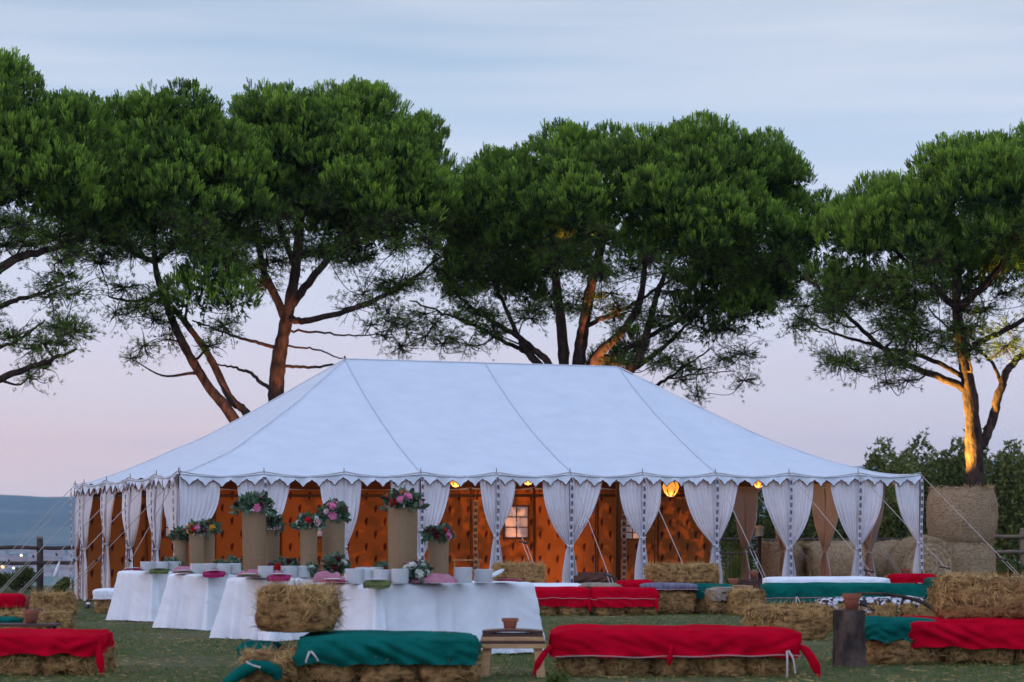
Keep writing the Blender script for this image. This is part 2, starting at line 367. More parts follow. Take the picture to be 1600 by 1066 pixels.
def pine(label, Z, cx, w, topy, boty, trunks, limbs, extra, seed, nl=95, dense=150, squash=1.0, skew=0., shoulder=2.3, group='umbrella pines behind the tent'):
    """cx,w,topy,boty: crown centre column, width and rows in the photo's pixels at distance Z"""
    g = np.random.default_rng(seed)
    base = P(trunks[0][0][0][0], Z); base[2] = 0
    T = thing('pine_tree', label, 'tree', base, group=group)
    def pp(q, dz=0): z = Z+(q[2] if len(q) > 2 else 0); return np.array([(q[0]-CXP)/F*z, z, HT(q[1], z)])
    paths = []
    for i, (pl, r0, r1) in enumerate(trunks):
        sp = spline([pp(q) for q in pl], 8); rr = np.linspace(r0, r1, len(sp))*(1+.06*g.normal(size=len(sp)))
        paths.append((sp, rr)); V, Fc = tube(sp, rr, 14)
        V += g.normal(size=V.shape)*.006
        world('trunk', V, Fc, bark, T)
    for pl, r0, r1 in limbs:
        sp = spline([pp(q) for q in pl], 8); sp[1:] += g.normal(size=(len(sp)-1, 3))*.015
        rr = np.linspace(r0, r1, len(sp)); paths.append((sp, rr))
        V, Fc = tube(sp, rr, 8); world('limb', V, Fc, bark, T)
    # crown shell of lobes
    R = w/2/F*Z; zt, zb = HT(topy, Z), HT(boty, Z); H = zt-zb; cxw = (cx-CXP)/F*Z
    c = np.array([cxw, Z, zb+H*.42]); lobes = []
    tries = 0
    while len(lobes) < nl and tries < 40000:
        tries += 1
        d = norm(g.normal(size=3)); 
        if d[2] < -.62: continue
        s = g.uniform(.80, 1) if g.random() < .8 else g.uniform(.35, .8)
        rl = g.uniform(.40, .85)
        # superellipse: shoulders
        hr = math.hypot(d[0], d[1]); zz = abs(d[2])
        k = (hr**shoulder+zz**shoulder)**(-1/shoulder)
        q = d*k*s; hz = (H*.58 if q[2] > 0 else H*.52)
        p = c+np.array([q[0]*(R-rl*.7), q[1]*(R*.92-rl*.7), q[2]*(hz-rl*.5)])
        p[2] += skew*(p[0]-cxw)
        if all(np.linalg.norm((p-l[0])*np.array([1, 1, 1.25])) > .45*(rl+l[1]) for l in lobes): lobes.append((p, rl, 1.0 if q[2] > -.16+.12*g.normal() else .6))
    for e in extra:
        z = Z+e[2]; lobes.append((np.array([(e[0]-CXP)/F*z, z, HT(e[1], z)]), e[3], e[4]))
    br = connect(lobes, paths, g)
    V, Fc = join_tubes([b for b in br], 6); world('branches', V, Fc, bark, T, kind='stuff')
    Vs, Rs, tw = [], [], []; nv = 0
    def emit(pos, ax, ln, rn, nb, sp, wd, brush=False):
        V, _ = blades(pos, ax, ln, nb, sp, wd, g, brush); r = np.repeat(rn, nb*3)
        tip = np.tile([1, 1, 0] if brush else [0, 0, 1], len(pos)*nb)          # paler young tips; dark bases also paint light-and-shade contrast into the colour
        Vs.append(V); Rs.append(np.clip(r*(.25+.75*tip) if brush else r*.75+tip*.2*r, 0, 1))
    for p, rl, dn in lobes:
        n = int(dense*dn*(rl/.62)**2); tint = g.uniform(0, .30)
        if dn >= .8:
            # candle-like upright shoots on the outside of each bough
            d = norm(g.normal(size=(n*2, 3))); d = d[(d[:, 2] > -.45)][:int(n*.98)]
            lump = np.array([1+.35*nz3(v[0]*2.2+p[0], v[1]*2.2, v[2]*2.2+p[2]) for v in d])
            pos = p+d*(g.uniform(.82, 1.02, len(d))*lump*rl)[:, None]*np.array([1, 1, .85])
            ax = norm(d*.42+np.array([0, 0, 1.0])+g.normal(size=d.shape)*.10)
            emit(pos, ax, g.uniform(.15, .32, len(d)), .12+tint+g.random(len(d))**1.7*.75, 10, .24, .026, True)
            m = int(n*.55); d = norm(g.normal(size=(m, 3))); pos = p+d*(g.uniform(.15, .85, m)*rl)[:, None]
            emit(pos, norm(d+np.array([0, 0, .3])), g.uniform(.12, .2, m), tint*.3+g.random(m)*.12, 4, .8, .058)  # inner needles coloured darker, painting the shade between the shoots
        else:
            # loose hanging spray: needles along fine twigs
            nt = int(54*max(dn, .3)*2); d = norm(g.normal(size=(nt, 3))*np.array([1, 1, .55]))
            ends = p+d*rl*g.uniform(.5, 1.25, nt)[:, None]
            for e in ends[::2]: tw.append((spline([p, (p+e)/2+g.normal(size=3)*.07, e], 3), np.linspace(.013, .004, 7)))
            n = int(n*2.2); k = g.integers(0, nt, n); f = g.uniform(.3, 1.05, n)[:, None]
            pos = p*(1-f)+ends[k]*f+g.normal(size=(n, 3))*.05
            emit(pos, norm(d[k]*.9+np.array([0, 0, .45])+g.normal(size=(n, 3))*.35), g.uniform(.07, .14, n), tint+g.random(n)*.4, 7, .75, .017)
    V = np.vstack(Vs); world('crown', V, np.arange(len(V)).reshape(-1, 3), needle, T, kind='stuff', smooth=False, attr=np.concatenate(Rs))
    if tw:
        V, Fc = join_tubes(tw, 4); world('twigs', V, Fc, bark, T, kind='stuff')
    return T
def lower(cx0, cx1, y0, y1, n, g, dz=2.5, r=(.45, .8), dn=(.25, .45)):
    return [(g.uniform(cx0, cx1), g.uniform(y0, y1), g.uniform(-dz, dz), g.uniform(*r), g.uniform(*dn)) for _ in range(n)]
g0 = np.random.default_rng(31)
pine('darkest umbrella pine cut by the left edge of the photo', 57, -70, 540, 98, 440,
     [([(-140, 960), (-120, 800), (-95, 640), (-70, 520)], .30, .2)],
     [([(-95, 640), (-20, 600), (60, 570), (120, 545)], .13, .03), ([(-70, 520), (0, 420, -1), (90, 385), (150, 360)], .15, .03),
      ([(-75, 540), (0, 480), (60, 460), (110, 440)], .09, .02), ([(-70, 520), (-60, 400), (-50, 300)], .17, .05), ([(-100, 640), (-30, 560, 1), (30, 530), (70, 500)], .07, .02)],
     lower(-60, 120, 420, 590, 16, g0)+lower(60, 130, 400, 520, 5, g0), 11, nl=130)
pine('dense dark pine with two leaning trunks left of the tent peak', 60, 262, 330, 156, 460,
     [([(440, 935), (400, 740), (366, 656), (323, 600), (281, 527), (253, 454), (242, 409), (240, 330)], .16, .06), ([(450, 935, .6), (420, 740, .6), (388, 651, .6), (360, 623, .5), (332, 566, .4), (307, 527, .3), (268, 478)], .13, .07)],
     [([(253, 454), (220, 470), (170, 465)], .07, .02), ([(242, 409), (200, 390), (160, 350)], .08, .03), ([(242, 409), (300, 360), (330, 300)], .08, .03), ([(307, 527, .3), (290, 500), (300, 440)], .05, .02)],
     [(330, 440, -1, .75, .85), (365, 470, -1, .6, .85), (300, 470, -1, .7, .8), (250, 470, -1, .7, .7), (350, 510, -1, .5, .7), (215, 480, 0, .65, .5), (225, 540, -.5, .55, .35), (265, 530, .5, .6, .3),
      (195, 450, 0, .6, .5), (180, 490, .5, .5, .3), (240, 500, 0, .6, .45), (205, 560, 0, .4, .3), (330, 540, -1, .4, .45)], 12, nl=100, shoulder=2.5)
pine('broad umbrella pine behind the left peak of the tent', 63, 516, 440, 134, 455,
     [([(428, 945), (430, 760), (430, 640), (436, 560), (450, 490), (462, 420), (470, 330)], .25, .11)],
     [([(447, 500), (490, 500, -.5), (560, 480, -1), (640, 440), (690, 400)], .10, .03), ([(452, 480), (500, 420), (540, 360), (560, 300)], .12, .04),
      ([(448, 500), (415, 430), (395, 370), (330, 340)], .12, .04), ([(440, 545), (400, 535), (350, 520), (300, 500)], .055, .02),
      ([(432, 620), (400, 590), (370, 575), (340, 570)], .06, .02), ([(434, 572), (480, 574), (530, 570), (560, 565)], .045, .02), ([(440, 540), (490, 545), (530, 560), (550, 562)], .03, .01),
      ([(446, 515), (500, 520), (560, 525), (610, 515)], .035, .012), ([(462, 420), (430, 340), (400, 270)], .09, .03), ([(470, 400), (580, 370), (650, 310)], .09, .03)],
     lower(500, 620, 470, 530, 6, g0, 2, (.4, .6), (.14, .24))+lower(340, 420, 420, 450, 3, g0)+lower(560, 690, 420, 460, 5, g0), 13, nl=135)
pine('widest umbrella pine with many fanned stems behind the middle of the tent ridge', 66, 985, 645, 198, 490,
     [([(886, 930), (884, 720), (882, 590), (878, 520), (868, 430), (860, 330)], .22, .09), ([(900, 930, .3), (898, 700, .3), (902, 590), (912, 510), (925, 440), (940, 380), (950, 300)], .24, .09),
      ([(905, 930, -.3), (908, 680, -.4), (925, 570, -.5), (970, 520, -1), (1000, 470, -1), (1010, 380, -1)], .18, .06)],
     [([(875, 600), (850, 560), (800, 520), (750, 490), (690, 440)], .12, .03), ([(870, 600), (820, 545), (790, 480), (765, 430)], .10, .03), ([(865, 600), (835, 560, 1), (800, 540, 1), (720, 500, 1), (640, 470, 1)], .10, .02),
      ([(925, 570, -.5), (990, 540), (1060, 500), (1140, 450)], .10, .03), ([(905, 620), (985, 580, -1), (1010, 520, -1), (1030, 450), (1060, 380)], .16, .05), ([(985, 580, -1), (1040, 540), (1080, 500)], .09, .03),
      ([(950, 650), (1015, 610), (1060, 580), (1110, 545)], .07, .02), ([(1040, 592), (1090, 585), (1150, 580)], .03, .01), ([(912, 510), (980, 480), (1060, 430)], .07, .03), ([(868, 430), (820, 370), (770, 320)], .08, .03)],
     lower(590, 800, 440, 545, 20, g0, 2, (.5, .75), (.2, .4))+lower(960, 1180, 480, 600, 22, g0, 2, (.5, .8), (.3, .5))+[(950, 575, 1.5, .6, .85), (985, 545, 1.5, .5, .8), (1090, 620, 0, .5, .35), (1130, 560, 0, .6, .4)]
     +lower(820, 960, 440, 500, 10, g0)+lower(1060, 1240, 400, 500, 9, g0, 2, (.5, .8), (.85, .95))+lower(700, 860, 400, 460, 8, g0, 2, (.5, .7), (.6, .9))+lower(1150, 1230, 400, 480, 8, g0, 2, (.6, .8), (.6, .8)), 14, nl=190)
pine('umbrella pine with a yellow lit trunk at the right edge of the photo', 61, 1590, 640, 216, 500,
     [([(1527, 930), (1525, 800), (1522, 700), (1516, 620), (1506, 560), (1495, 480), (1500, 380)], .27, .10)],
     [([(1533, 700), (1550, 660), (1566, 600, -.3), (1590, 560), (1640, 530), (1700, 480)], .14, .05), ([(1512, 610), (1470, 590), (1400, 560), (1330, 500), (1260, 430)], .11, .03),
      ([(1508, 590), (1450, 560, 1), (1370, 540, 1), (1300, 520, 1), (1240, 490, 1)], .07, .02), ([(1566, 600, -.3), (1545, 560), (1500, 530), (1450, 480)], .05, .02), ([(1495, 480), (1430, 420), (1350, 350)], .10, .03),
      ([(1500, 480), (1560, 420), (1600, 320)], .12, .04), ([(1520, 540), (1600, 500), (1680, 440)], .08, .03)],
     lower(1230, 1330, 430, 520, 12, g0, 2, (.5, .7), (.35, .55))+lower(1300, 1440, 500, 610, 15, g0, 2, (.45, .75), (.3, .5))+lower(1400, 1600, 470, 550, 12, g0, 2, (.5, .8), (.35, .6)), 15, nl=170, skew=.12)

def bush(name, label, cat, loc, rx, ry, h, seed, n=2600, size=.13, mat=leafy, nl=14, trunk=True, group=None, z0=.1):
    g = np.random.default_rng(seed); loc = np.array([*loc, 0.]) if len(loc) == 2 else np.array(loc, float)
    loc[2] += float(terrain(np.array([loc[0]]), np.array([loc[1]]))[0])
    T = thing(name, label, cat, loc, group=group)
    tr = np.array([[0, 0, -.3], [.03*rx, 0, h*.35], [-.02*rx, 0, h*.7]]); r0 = max(.012, .03*h)
    paths = [(spline(tr, 6), np.linspace(r0, r0*.4, 13))]
    V, Fc = tube(*paths[0], 8); put('trunk', mesh('trunk', V, Fc), bark, T)
    lobes = []
    for i in range(nl):
        d = norm(g.normal(size=3)); s = g.uniform(.45, .8); rl = g.uniform(.28, .45)
        lobes.append((np.array([d[0]*rx*s, d[1]*ry*s, h*(z0+(1-z0)*.5)+d[2]*h*(1-z0)*.5*s]), rl))
    B, A, Rn = [], [], []
    for p, rl in lobes:
        m = n//nl; d = norm(g.normal(size=(m, 3))); lump = np.array([1+.4*nz3(v[0]*3+p[0], v[1]*3, v[2]*3) for v in d])
        B.append(p+d*(lump*g.uniform(.6, 1, m))[:, None]*np.array([rx, ry, h*.5])*rl*1.3); A.append(norm(d+g.normal(size=(m, 3))*.5))
        Rn.append(np.clip(g.uniform(0, .4)+g.random(m)*.5, 0, 1))
    B = np.vstack(B); A = np.vstack(A); Rn = np.concatenate(Rn); k = B[:, 2] > .02; B, A, Rn = B[k], A[k], Rn[k]
    V, Fc = blades(B, A, np.full(len(B), size), 3, .9, size*.55, g)
    put('foliage', mesh('foliage', V, Fc, smooth=False, attr=np.repeat(Rn, 9)), mat, T, kind='stuff')
    br = join_tubes(connect([(l[0], l[1]) for l in lobes], paths, g), 5) if trunk else None
    if br: put('branches', mesh('branches', *br), bark, T, kind='stuff')
    return T
G = 'broadleaf trees behind the bales'
def pxw(px, Z): return (px-CXP)/F*Z
hedge = [(1385, 84, 66, 688, 'pointed broadleaf tree just right of the tent roof corner'), (1432, 88, 60, 700, 'rounded broadleaf tree between two taller ones right of the tent'),
         (1492, 86, 95, 684, 'broad leafy tree directly left of the yellow lit pine trunk'), (1570, 83, 90, 702, 'leafy tree right of the yellow lit pine trunk at the photo edge'),
         (1650, 86, 100, 690, 'leafy tree just beyond the right edge of the frame')]
for i, (x, Z, w, ty, lb) in enumerate(hedge):
    bush('leafy_tree', lb, 'tree', (pxw(x, Z), Z), w/F*Z*.62, 1.6, HT(ty, Z)+.05, 100+i, n=6000, size=.17, group=G, nl=22, z0=.02)
low = [(1155, 74, 48, 772), (1215, 76, 50, 778), (1278, 75, 50, 768), (1335, 77, 52, 760), (1390, 76, 50, 765)]
names = ['shrub seen between the curtains left of the first round bale', 'shrub behind the orange lit round bale', 'shrub above the long round bale seen through the tent',
         'shrub seen through the last but one curtain gap', 'shrub filling the last curtain gap at the right end of the tent']
for i, (x, Z, w, ty) in enumerate(low):
    bush('shrub', 'dark green '+names[i], 'shrub', (pxw(x, Z), Z), w/F*Z*.75, 1.3, HT(ty, Z)+.4, 140+i, n=3600, size=.12, nl=16, group='dark shrubs beyond the tent', z0=.0)
bush('shrub', 'low round dark green shrub left of the fence post', 'shrub', (pxw(35, 58.5), 58.5), .35, .35, .62, 160, n=900, size=.07, nl=8, z0=0)
bush('shrub', 'small dark shrub at the left edge below the fence rail', 'shrub', (pxw(-2, 58), 58), .25, .3, .5, 161, n=600, size=.07, nl=6, z0=0)
bush('weed_tuft', 'yellowish green weeds at the foot of the left tent corner', 'weeds', (pxw(100, 55), 55), .2, .2, .35, 162, n=500, size=.08, nl=5, z0=0)
bush('weed_tuft', 'tall pale weeds under the pale fence at the right edge', 'weeds', (pxw(1572, 58), 58), .5, .4, .8, 163, n=900, size=.12, nl=8, z0=0)
bush('grass_clump', 'dark blurred grass clump in the foreground beside the wooden stool leg', 'plant', (pxw(872, 19.2), 19.2), .09, .07, .12, 164, n=350, size=.04, nl=5, z0=0, trunk=False)
# woods in the valley, read as a mass
g = np.random.default_rng(5); n = 1500
yy = 240*(5000/240)**g.random(n); xx = yy*g.uniform(-.30, .30, n); k = (xx < -2) | (yy > 260); xx, yy = xx[k], yy[k]; n = len(xx)
zz = terrain(xx, yy); sz = np.clip(g.uniform(1.5, 4.5, n)*(yy/500+.35), .8, 11)
keep = fbm(xx, yy, 1/180., 2, 8.) > -.12; xx, yy, zz, sz = xx[keep], yy[keep], zz[keep], sz[keep]; n = len(xx)
ico = norm(g.normal(size=(40, 3))); 
B = (np.stack([xx, yy, zz+sz*.1], -1)[:, None]+ico[None]*sz[:, None, None]*np.array([.8, .8, .6])).reshape(-1, 3)
A = np.tile(ico, (n, 1)); V, Fc = blades(B, A, np.repeat(sz*.45, 40), 1, .8, .3, g)
V = V.reshape(-1, 3, 3); c = V.mean(1, keepdims=True); c0 = V[:, :1]; side = V[:, 1]-V[:, 0]; s = np.repeat(sz, 40)[:, None]
V[:, 0] -= side*s*.45; V[:, 1] += side*s*.45
world('valley_woods', V.reshape(-1, 3), Fc, leafy, kind='stuff', smooth=False, attr=np.repeat(g.random(n), 120))

# town in the valley
h_wall = material('house_wall', (.48, .40, .36), rough=.9); h_roof = material('house_roof', (.28, .13, .09), rough=.9)
h_win = material('lit_window', (.3, .2, .1), emit=((1, .55, .2), 6))
H0 = thing('house', 'small pale house of the distant valley town beyond the fence', 'house', (0, 0, 0), group='houses of the valley town')
MB().box(-7, 7, -5, 5, 0, 7).build('wall', h_wall, H0)
MB().add([(-7.5, -5.6, 7), (7.5, -5.6, 7), (7.5, 5.6, 7), (-7.5, 5.6, 7), (-7.5, 0, 9.6), (7.5, 0, 9.6)], [(0, 1, 5, 4), (2, 3, 4, 5), (0, 4, 3), (1, 2, 5), (3, 2, 1, 0)]).build('roof', h_roof, H0)
g = np.random.default_rng(3)
for i in range(90):
    Z = g.uniform(4200, 5600); x = g.uniform(-40, 125) if i < 78 else g.uniform(1560, 1620)
    X = pxw(x, Z); z = float(terrain(np.array([X]), np.array([Z]))[0])-.5; sc = g.uniform(.7, 1.9)
    if i == 0: H0.location = (X, Z, z); H0.scale = (sc,)*3
    else: dup(H0, (X, Z, z), g.uniform(-.6, .6), scale=(sc*g.uniform(.8, 1.6), sc, sc))
for i, (x, Z, z, e) in enumerate([(4, 1900, None, 1), (21, 2300, None, .6), (33, 5000, None, .8)]):
    X = pxw(x, Z); zz = float(terrain(np.array([X]), np.array([Z]))[0])
    T = thing('street_lamp', ['brighter orange lamp glowing in the valley at the left edge', 'whitish lamp in the valley right of the orange one', 'faint lamp among the town houses left of the fence post'][i], 'lamp', (X, Z, zz))
    zl = HT([886, 888, 868][i], Z)-zz
    MB().tube([(0, 0, 0), (0, 0, zl)], .3*Z/2000, 6).build('post', fence_m, T)
    MB().lathe([(0, -1), (.8, -.6), (1, 0), (.8, .6), (0, 1)], 10).build('lamp_head', material('valley_lamp%d' % i, (1, .6, .3), emit=((1, .45 if i == 0 else .75, .12 if i == 0 else .5), 4)), T, loc=(0, 0, zl)).scale = (1.1*Z/2000*e,)*3

# ------------------------------------------------------------------ fences
def fence(label, pts, hs, mat, rail_h, z0=0, name='wooden_fence', group=None, r=.045):
    T = thing(name, label, 'fence', (pts[0][0], pts[0][1], z0), group=group)
    for (x, y), h in zip(pts, hs):
        b = MB().tube([(x, y, -.4), (x+.01, y, h*.5), (x, y, h)], [.085, .08, .075], 10); b.build('post', mat, T, smooth=True, wc=True)
    for (a, b_) in zip(pts[:-1], pts[1:]):
        for h in rail_h:
            q = [(a[0]*(1-t)+b_[0]*t, a[1]*(1-t)+b_[1]*t-.10, h+.012*sin(7*t+h*9)) for t in np.linspace(0, 1, 6)]
            MB().tube(q, [r, r*.95, r, r*1.05, r, r*.95], 8).build('rail', mat, T, smooth=True, wc=True)
    return T
f1 = [(pxw(-150, 58), 58), (pxw(-45, 57.5), 57.5), (pxw(62, 57), 57), (pxw(170, 57), 57), (pxw(280, 57.5), 57.5)]
fence('dark two rail wooden fence at the left, beyond the tent corner', f1, [1.2, 1.2, 1.27, 1.2, 1.2], fence_m, (1.06, .70))
MB().box(-.06, .06, -.06, .06, 0, .05).build('post_cap', fence_l, bpy.data.objects['wooden_fence'], loc=(f1[2][0]-f1[0][0], f1[2][1]-f1[0][1], 1.27))
f2 = [(pxw(x, 61), 61) for x in (1100, 1215, 1330, 1445, 1510)]
fence('dark two rail fence seen through the tent behind the round bales', f2, [1.35]*5, fence_m, (1.26, .92), r=.035)
f3 = [(pxw(x, 60), 60) for x in (1512, 1598, 1690)]
fence('pale two rail wooden fence at the right edge, beside the stacked bales', f3, [1.5, 1.55, 1.5], fence_l, (1.34, .95))
bag = MB().lathe([(0, -.42), (.06, -.36), (.05, -.2), (.025, -.05), (.012, 0)], 10).build('plastic_bag', white_cloth, smooth=True, loc=(pxw(93, 56.8), 56.8, HT(877, 56.8)))
tag(bag, 'white twisted plastic strip hanging from the lower rail of the left fence', 'plastic strip'); bag.rotation_euler = (0, .3, 0)

# ------------------------------------------------------------------ tent
X0, Z0, TH, B1, DD, HR, E0, E1 = -5.626, 40.92, .36975, 1.4414, 9.06, 4.72, 2.35, 2.48
ct, st = cos(TH), sin(TH); LL = 9*B1+1.386; RA, RB = 3*B1, 7*B1
def TP(t, d, z=0.): return np.array([X0+t*ct-d*st, Z0+t*st+d*ct, z])
def eave(t): return E0+(E1-E0)*t/LL
def t_of(px): k = (px-CXP)/F; return (k*Z0-X0)/(ct-k*st)
def d_of(px): k = (px-CXP)/F; return (X0-k*Z0)/(st+k*ct)
poles_px = [283, 412, 537, 657, 775, 890, 1003, 1117, 1232, 1340, 1438]
PT = [t_of(x) for x in poles_px]; PT[0] = 0; PT[-1] = LL
PDl = [0]+[d_of(x) for x in (246, 205, 168)]+[d_of(133), DD]
tent = thing('marquee_tent', 'large white canvas marquee with tied curtains, scalloped valance and orange printed back wall', 'tent', TP(LL/2, DD/2, 0))
def roof_h(t, d):
    uf = min(d, DD-d)/(DD/2)
    ul = t/RA; ur = (LL-t)/(LL-RB); u = max(0, min(uf, ul, ur))
    c = .28+.25*max(0, 1-t/RA)+.72*max(0, (t-RB)/(LL-RB))
    e = eave(t)
    # pegged scallop: the edge sags a little between poles
    sag = 0
    if u < .3:
        if uf <= min(ul, ur): ps = PT; q = t
        else: ps = [k*DD/6 for k in range(7)]; q = d
        for a, b in zip(ps[:-1], ps[1:]):
            if a <= q <= b: f = (q-a)/(b-a); sag = .05*4*f*(1-f)*(1-u/.3)**2
    return e+(HR-e)*(u-c*u*(1-u))-sag+min(1, u*5)*min(1, (1-u)*6)*(.035*nz3(t*1.1, d*.3)+.012*nz3(t*4+d*1.5, d*.8, 3.))
ts = sorted(set([round(x, 4) for x in list(np.linspace(0, LL, 121))+PT+[RA, RB]])); ds = np.linspace(0, DD, 61)
V = []; ov = .0
for t in ts:
    for d in ds: V.append(TP(t, d, roof_h(t, d)))
Fc = grid_faces(len(ts), len(ds))[:, ::-1]
world('roof', V, Fc, canvas, tent)
V2 = np.array(V)-np.array([0, 0, .05]); world('roof_lining', V2, Fc, lining, tent)
# seams on the roof
def roofline(t0, d0, t1, d1, n=40): return [TP(t0+(t1-t0)*k/n, d0+(d1-d0)*k/n, roof_h(t0+(t1-t0)*k/n, d0+(d1-d0)*k/n)+.008) for k in range(n+1)]
for tt in (RA, (RA+RB)/2, RB):
    MB().tube(roofline(tt, DD/2, tt, .02), .010, 6).build('roof_seam', seamm, tent, smooth=True, wc=True)
    MB().tube(roofline(tt, DD/2, tt, DD-.02), .010, 6).build('roof_seam', seamm, tent, smooth=True, wc=True)
for a in ((RA, DD/2, .02, .02), (RA, DD/2, .02, DD-.02), (RB, DD/2, LL-.02, .02), (RB, DD/2, LL-.02, DD-.02), (RA, DD/2, RB, DD/2)):
    MB().tube(roofline(*a), .011, 6).build('roof_seam', canvas, tent, smooth=True, wc=True)
for tt in (RA, RB):
    MB().tube([TP(tt, DD/2, HR-.02), TP(tt, DD/2, HR+.06)], .02, 6).build('peak_spike', pole_m, tent, wc=True)
    MB().tube([TP(tt, DD/2, 0), TP(tt, DD/2, HR-.06)], .05, 10).build('main_pole', pole_m, tent, smooth=True, wc=True)
# sides: list of (pole positions along the edge, function to world, outward normal)
def side_fn(kind):
    if kind == 'front': return (lambda q, o, z: TP(q, -o, z)), (lambda q: eave(q)), PT
    if kind == 'left': return (lambda q, o, z: TP(-o, q, z)), (lambda q: eave(0)), PDl
    if kind == 'right': return (lambda q, o, z: TP(LL+o, q, z)), (lambda q: eave(LL)), [k*DD/5 for k in range(6)]
    return (lambda q, o, z: TP(q, DD+o, z)), (lambda q: eave(q)), PT
def sagat(q, ps):
    for a, b in zip(ps[:-1], ps[1:]):
        if a <= q <= b: f = (q-a)/(b-a); return .05*4*f*(1-f)
    return 0
for kind in ('front', 'left', 'right', 'back'):
    fn, ev, ps = side_fn(kind); Lq = ps[-1]; per = B1/5.0 if kind in ('front', 'back') else .30
    nsc = round(Lq/per); per = Lq/nsc; n = nsc*16; V = []; edge = []; rows = 5; g = np.random.default_rng(4)
    for k in range(n+1):
        q = Lq*k/n; f = (q/per) % 1; a = abs(2*f-1)                       # a=1 at the notch, 0 at the point
        dep = .055+.125*(1-a**1.4)*(.82+.18*cos(pi*2*a)) if kind != 'left' else .05+.15*(1-a)
        top = ev(q)-sagat(q, ps)-.012; o0 = .035
        for r in range(rows):
            s = r/(rows-1); o = o0+.03*s*sin(q*9+nz3(q*1.3, 2)*6)+.035*s
            V.append(fn(q, o, top-dep*s))
        edge.append(V[-1]+np.array([0, 0, 0]))
    world('valance', V, grid_faces(n+1, rows), canvas, tent)
    MB().tube(edge, .0075, 5).build('valance_piping', piping, tent, smooth=True, wc=True)
    for dz, rr in ((.028, .011), (-.01, .016)):
        MB().tube([fn(q, .045, ev(q)-sagat(q, ps)*(1.6 if dz > 0 else 1)+dz) for q in np.linspace(0, Lq, 90)], rr, 6).build('eave_rope', rope_m if dz > 0 else canvas, tent, smooth=True, wc=True)
    for i, q in enumerate(ps):
        if kind in ('right', 'back', 'left') and i == 0 and kind != 'left': continue
        MB().tube([fn(q, .02, ev(q)+.0), fn(q, .02, ev(q)+.10)], [.011, .005], 6).build('spike', pole_m, tent, wc=True)
        if kind == 'left' and i == 0: continue
        MB().tube([fn(q, -.03, 0), fn(q, -.03, ev(q)-.06)], .022, 8).build('side_pole', pole_m, tent, smooth=True, wc=True)
# curtains
bandm = bpy.data.materials.new('embroidered_band'); bandm.use_nodes = True
def band_nodes():
    t = bandm.node_tree; N = t.nodes; L = t.links; b = N['Principled BSDF']; b.inputs['Roughness'].default_value = .9
    tc = N.new('ShaderNodeTexCoord'); s = N.new('ShaderNodeSeparateXYZ'); L.new(tc.outputs['UV'], s.inputs[0])
    fr = mth(N, L, 'FRACT', mth(N, L, 'MULTIPLY', s.outputs[1], 7.2)); a = mth(N, L, 'LESS_THAN', mth(N, L, 'ABSOLUTE', mth(N, L, 'SUBTRACT', fr, .5)), .30)
    c = mth(N, L, 'LESS_THAN', mth(N, L, 'ABSOLUTE', mth(N, L, 'SUBTRACT', s.outputs[0], .5)), .38)
    v = N.new('ShaderNodeTexNoise'); v.inputs['Scale'].default_value = 60; L.new(tc.outputs['Object'], v.inputs['Vector'])
    d = mth(N, L, 'GREATER_THAN', v.outputs[0], .40)
    k = mth(N, L, 'MULTIPLY', mth(N, L, 'MULTIPLY', a, c), d)
    m = N.new('ShaderNodeMix'); m.data_type = 'RGBA'; L.new(k, m.inputs[0]); m.inputs[6].default_value = (.62, .55, .58, 1); m.inputs[7].default_value = (.075, .05, .075, 1)
    L.new(m.outputs[2], b.inputs['Base Color'])
band_nodes()
def curtain(fn, q, q_out, top, tie, foot, seed, oo=0., footw=.13, mat=sheer):
    """gathered at the pole at height tie; q_out = outer end of its top edge"""
    g = np.random.default_rng(seed); rows, cols = 40, 34; V = []; sgn = 1 if q_out > q else -1; Wd = abs(q_out-q); nf = max(4, int(Wd/.085)); ph = g.uniform(0, 6)
    ph2 = g.uniform(0, 6); EX = g.uniform(1.6, 2.7)
    for r in range(rows):
        v = r/(rows-1); z = top+(foot-top)*v; vt = (top-tie)/(top-foot)
        if v < vt:
            s = v/vt; w = Wd*(1-s**EX)+.035*s**2+.0; w *= 1+.03*sin(s*5+ph); amp = .013+.012*s
        else:
            s = (v-vt)/(1-vt); w = .035+(footw-.035)*min(1, s*2.2)**.7+.02*s; amp = .016+.014*s
        for c in range(cols):
            u = c/(cols-1); a = nf*2*pi*u+ph+.9*nz3(u*3+seed, v*2.2)*2
            o = oo+amp*sin(a)+.02*nz3(u*5, v*5, seed)+.03*(1 if v < vt else 1)*(1-abs(2*s-1) if v < vt else .5)
            qq = q+sgn*(u*w-.0)+.006*sin(a*2)
            V.append(fn(qq, o, z+(.02*sin(a+ph2) if r == rows-1 else 0)))
    return world('curtain', V, grid_faces(rows, cols), mat, tent)
def band(fn, q, top, foot, o=.055, w=.060):
    n = 14; V = []; uv = []
    for r in range(n):
        z = top+(foot-top)*r/(n-1)
        for s in (-1, 1): V.append(fn(q+s*w/2+.006*sin(r*.9), o+.01*sin(r*.7), z)); uv.append(((s+1)/2, z))
    world('embroidered_band', V, grid_faces(n, 2), bandm, tent, uv=np.array(uv))
def tie(fn, q, z, o=.03, r=.05):
    n = 14; MB().tube([fn(q+r*cos(a), o+r*.8*sin(a), z+.008*sin(2*a)) for a in np.linspace(0, 2*pi, n)], .014, 6).build('tie_back', white_cloth, tent, smooth=True, wc=True)
fr, evf, _ = side_fn('front')
cur = [(283, None, 342, None), (412, 371, 455, 850), (537, 500, 565, 855), (657, 608, 702, 872), (775, 749, 807, 838), (890, 848, 942, 853), (1003, 968, 1034, 840),
       (1117, 1068, 1154, 851), (1232, 1190, 1271, 857), (1340, 1298, 1379, 857), (1438, 1396, None, 848)]
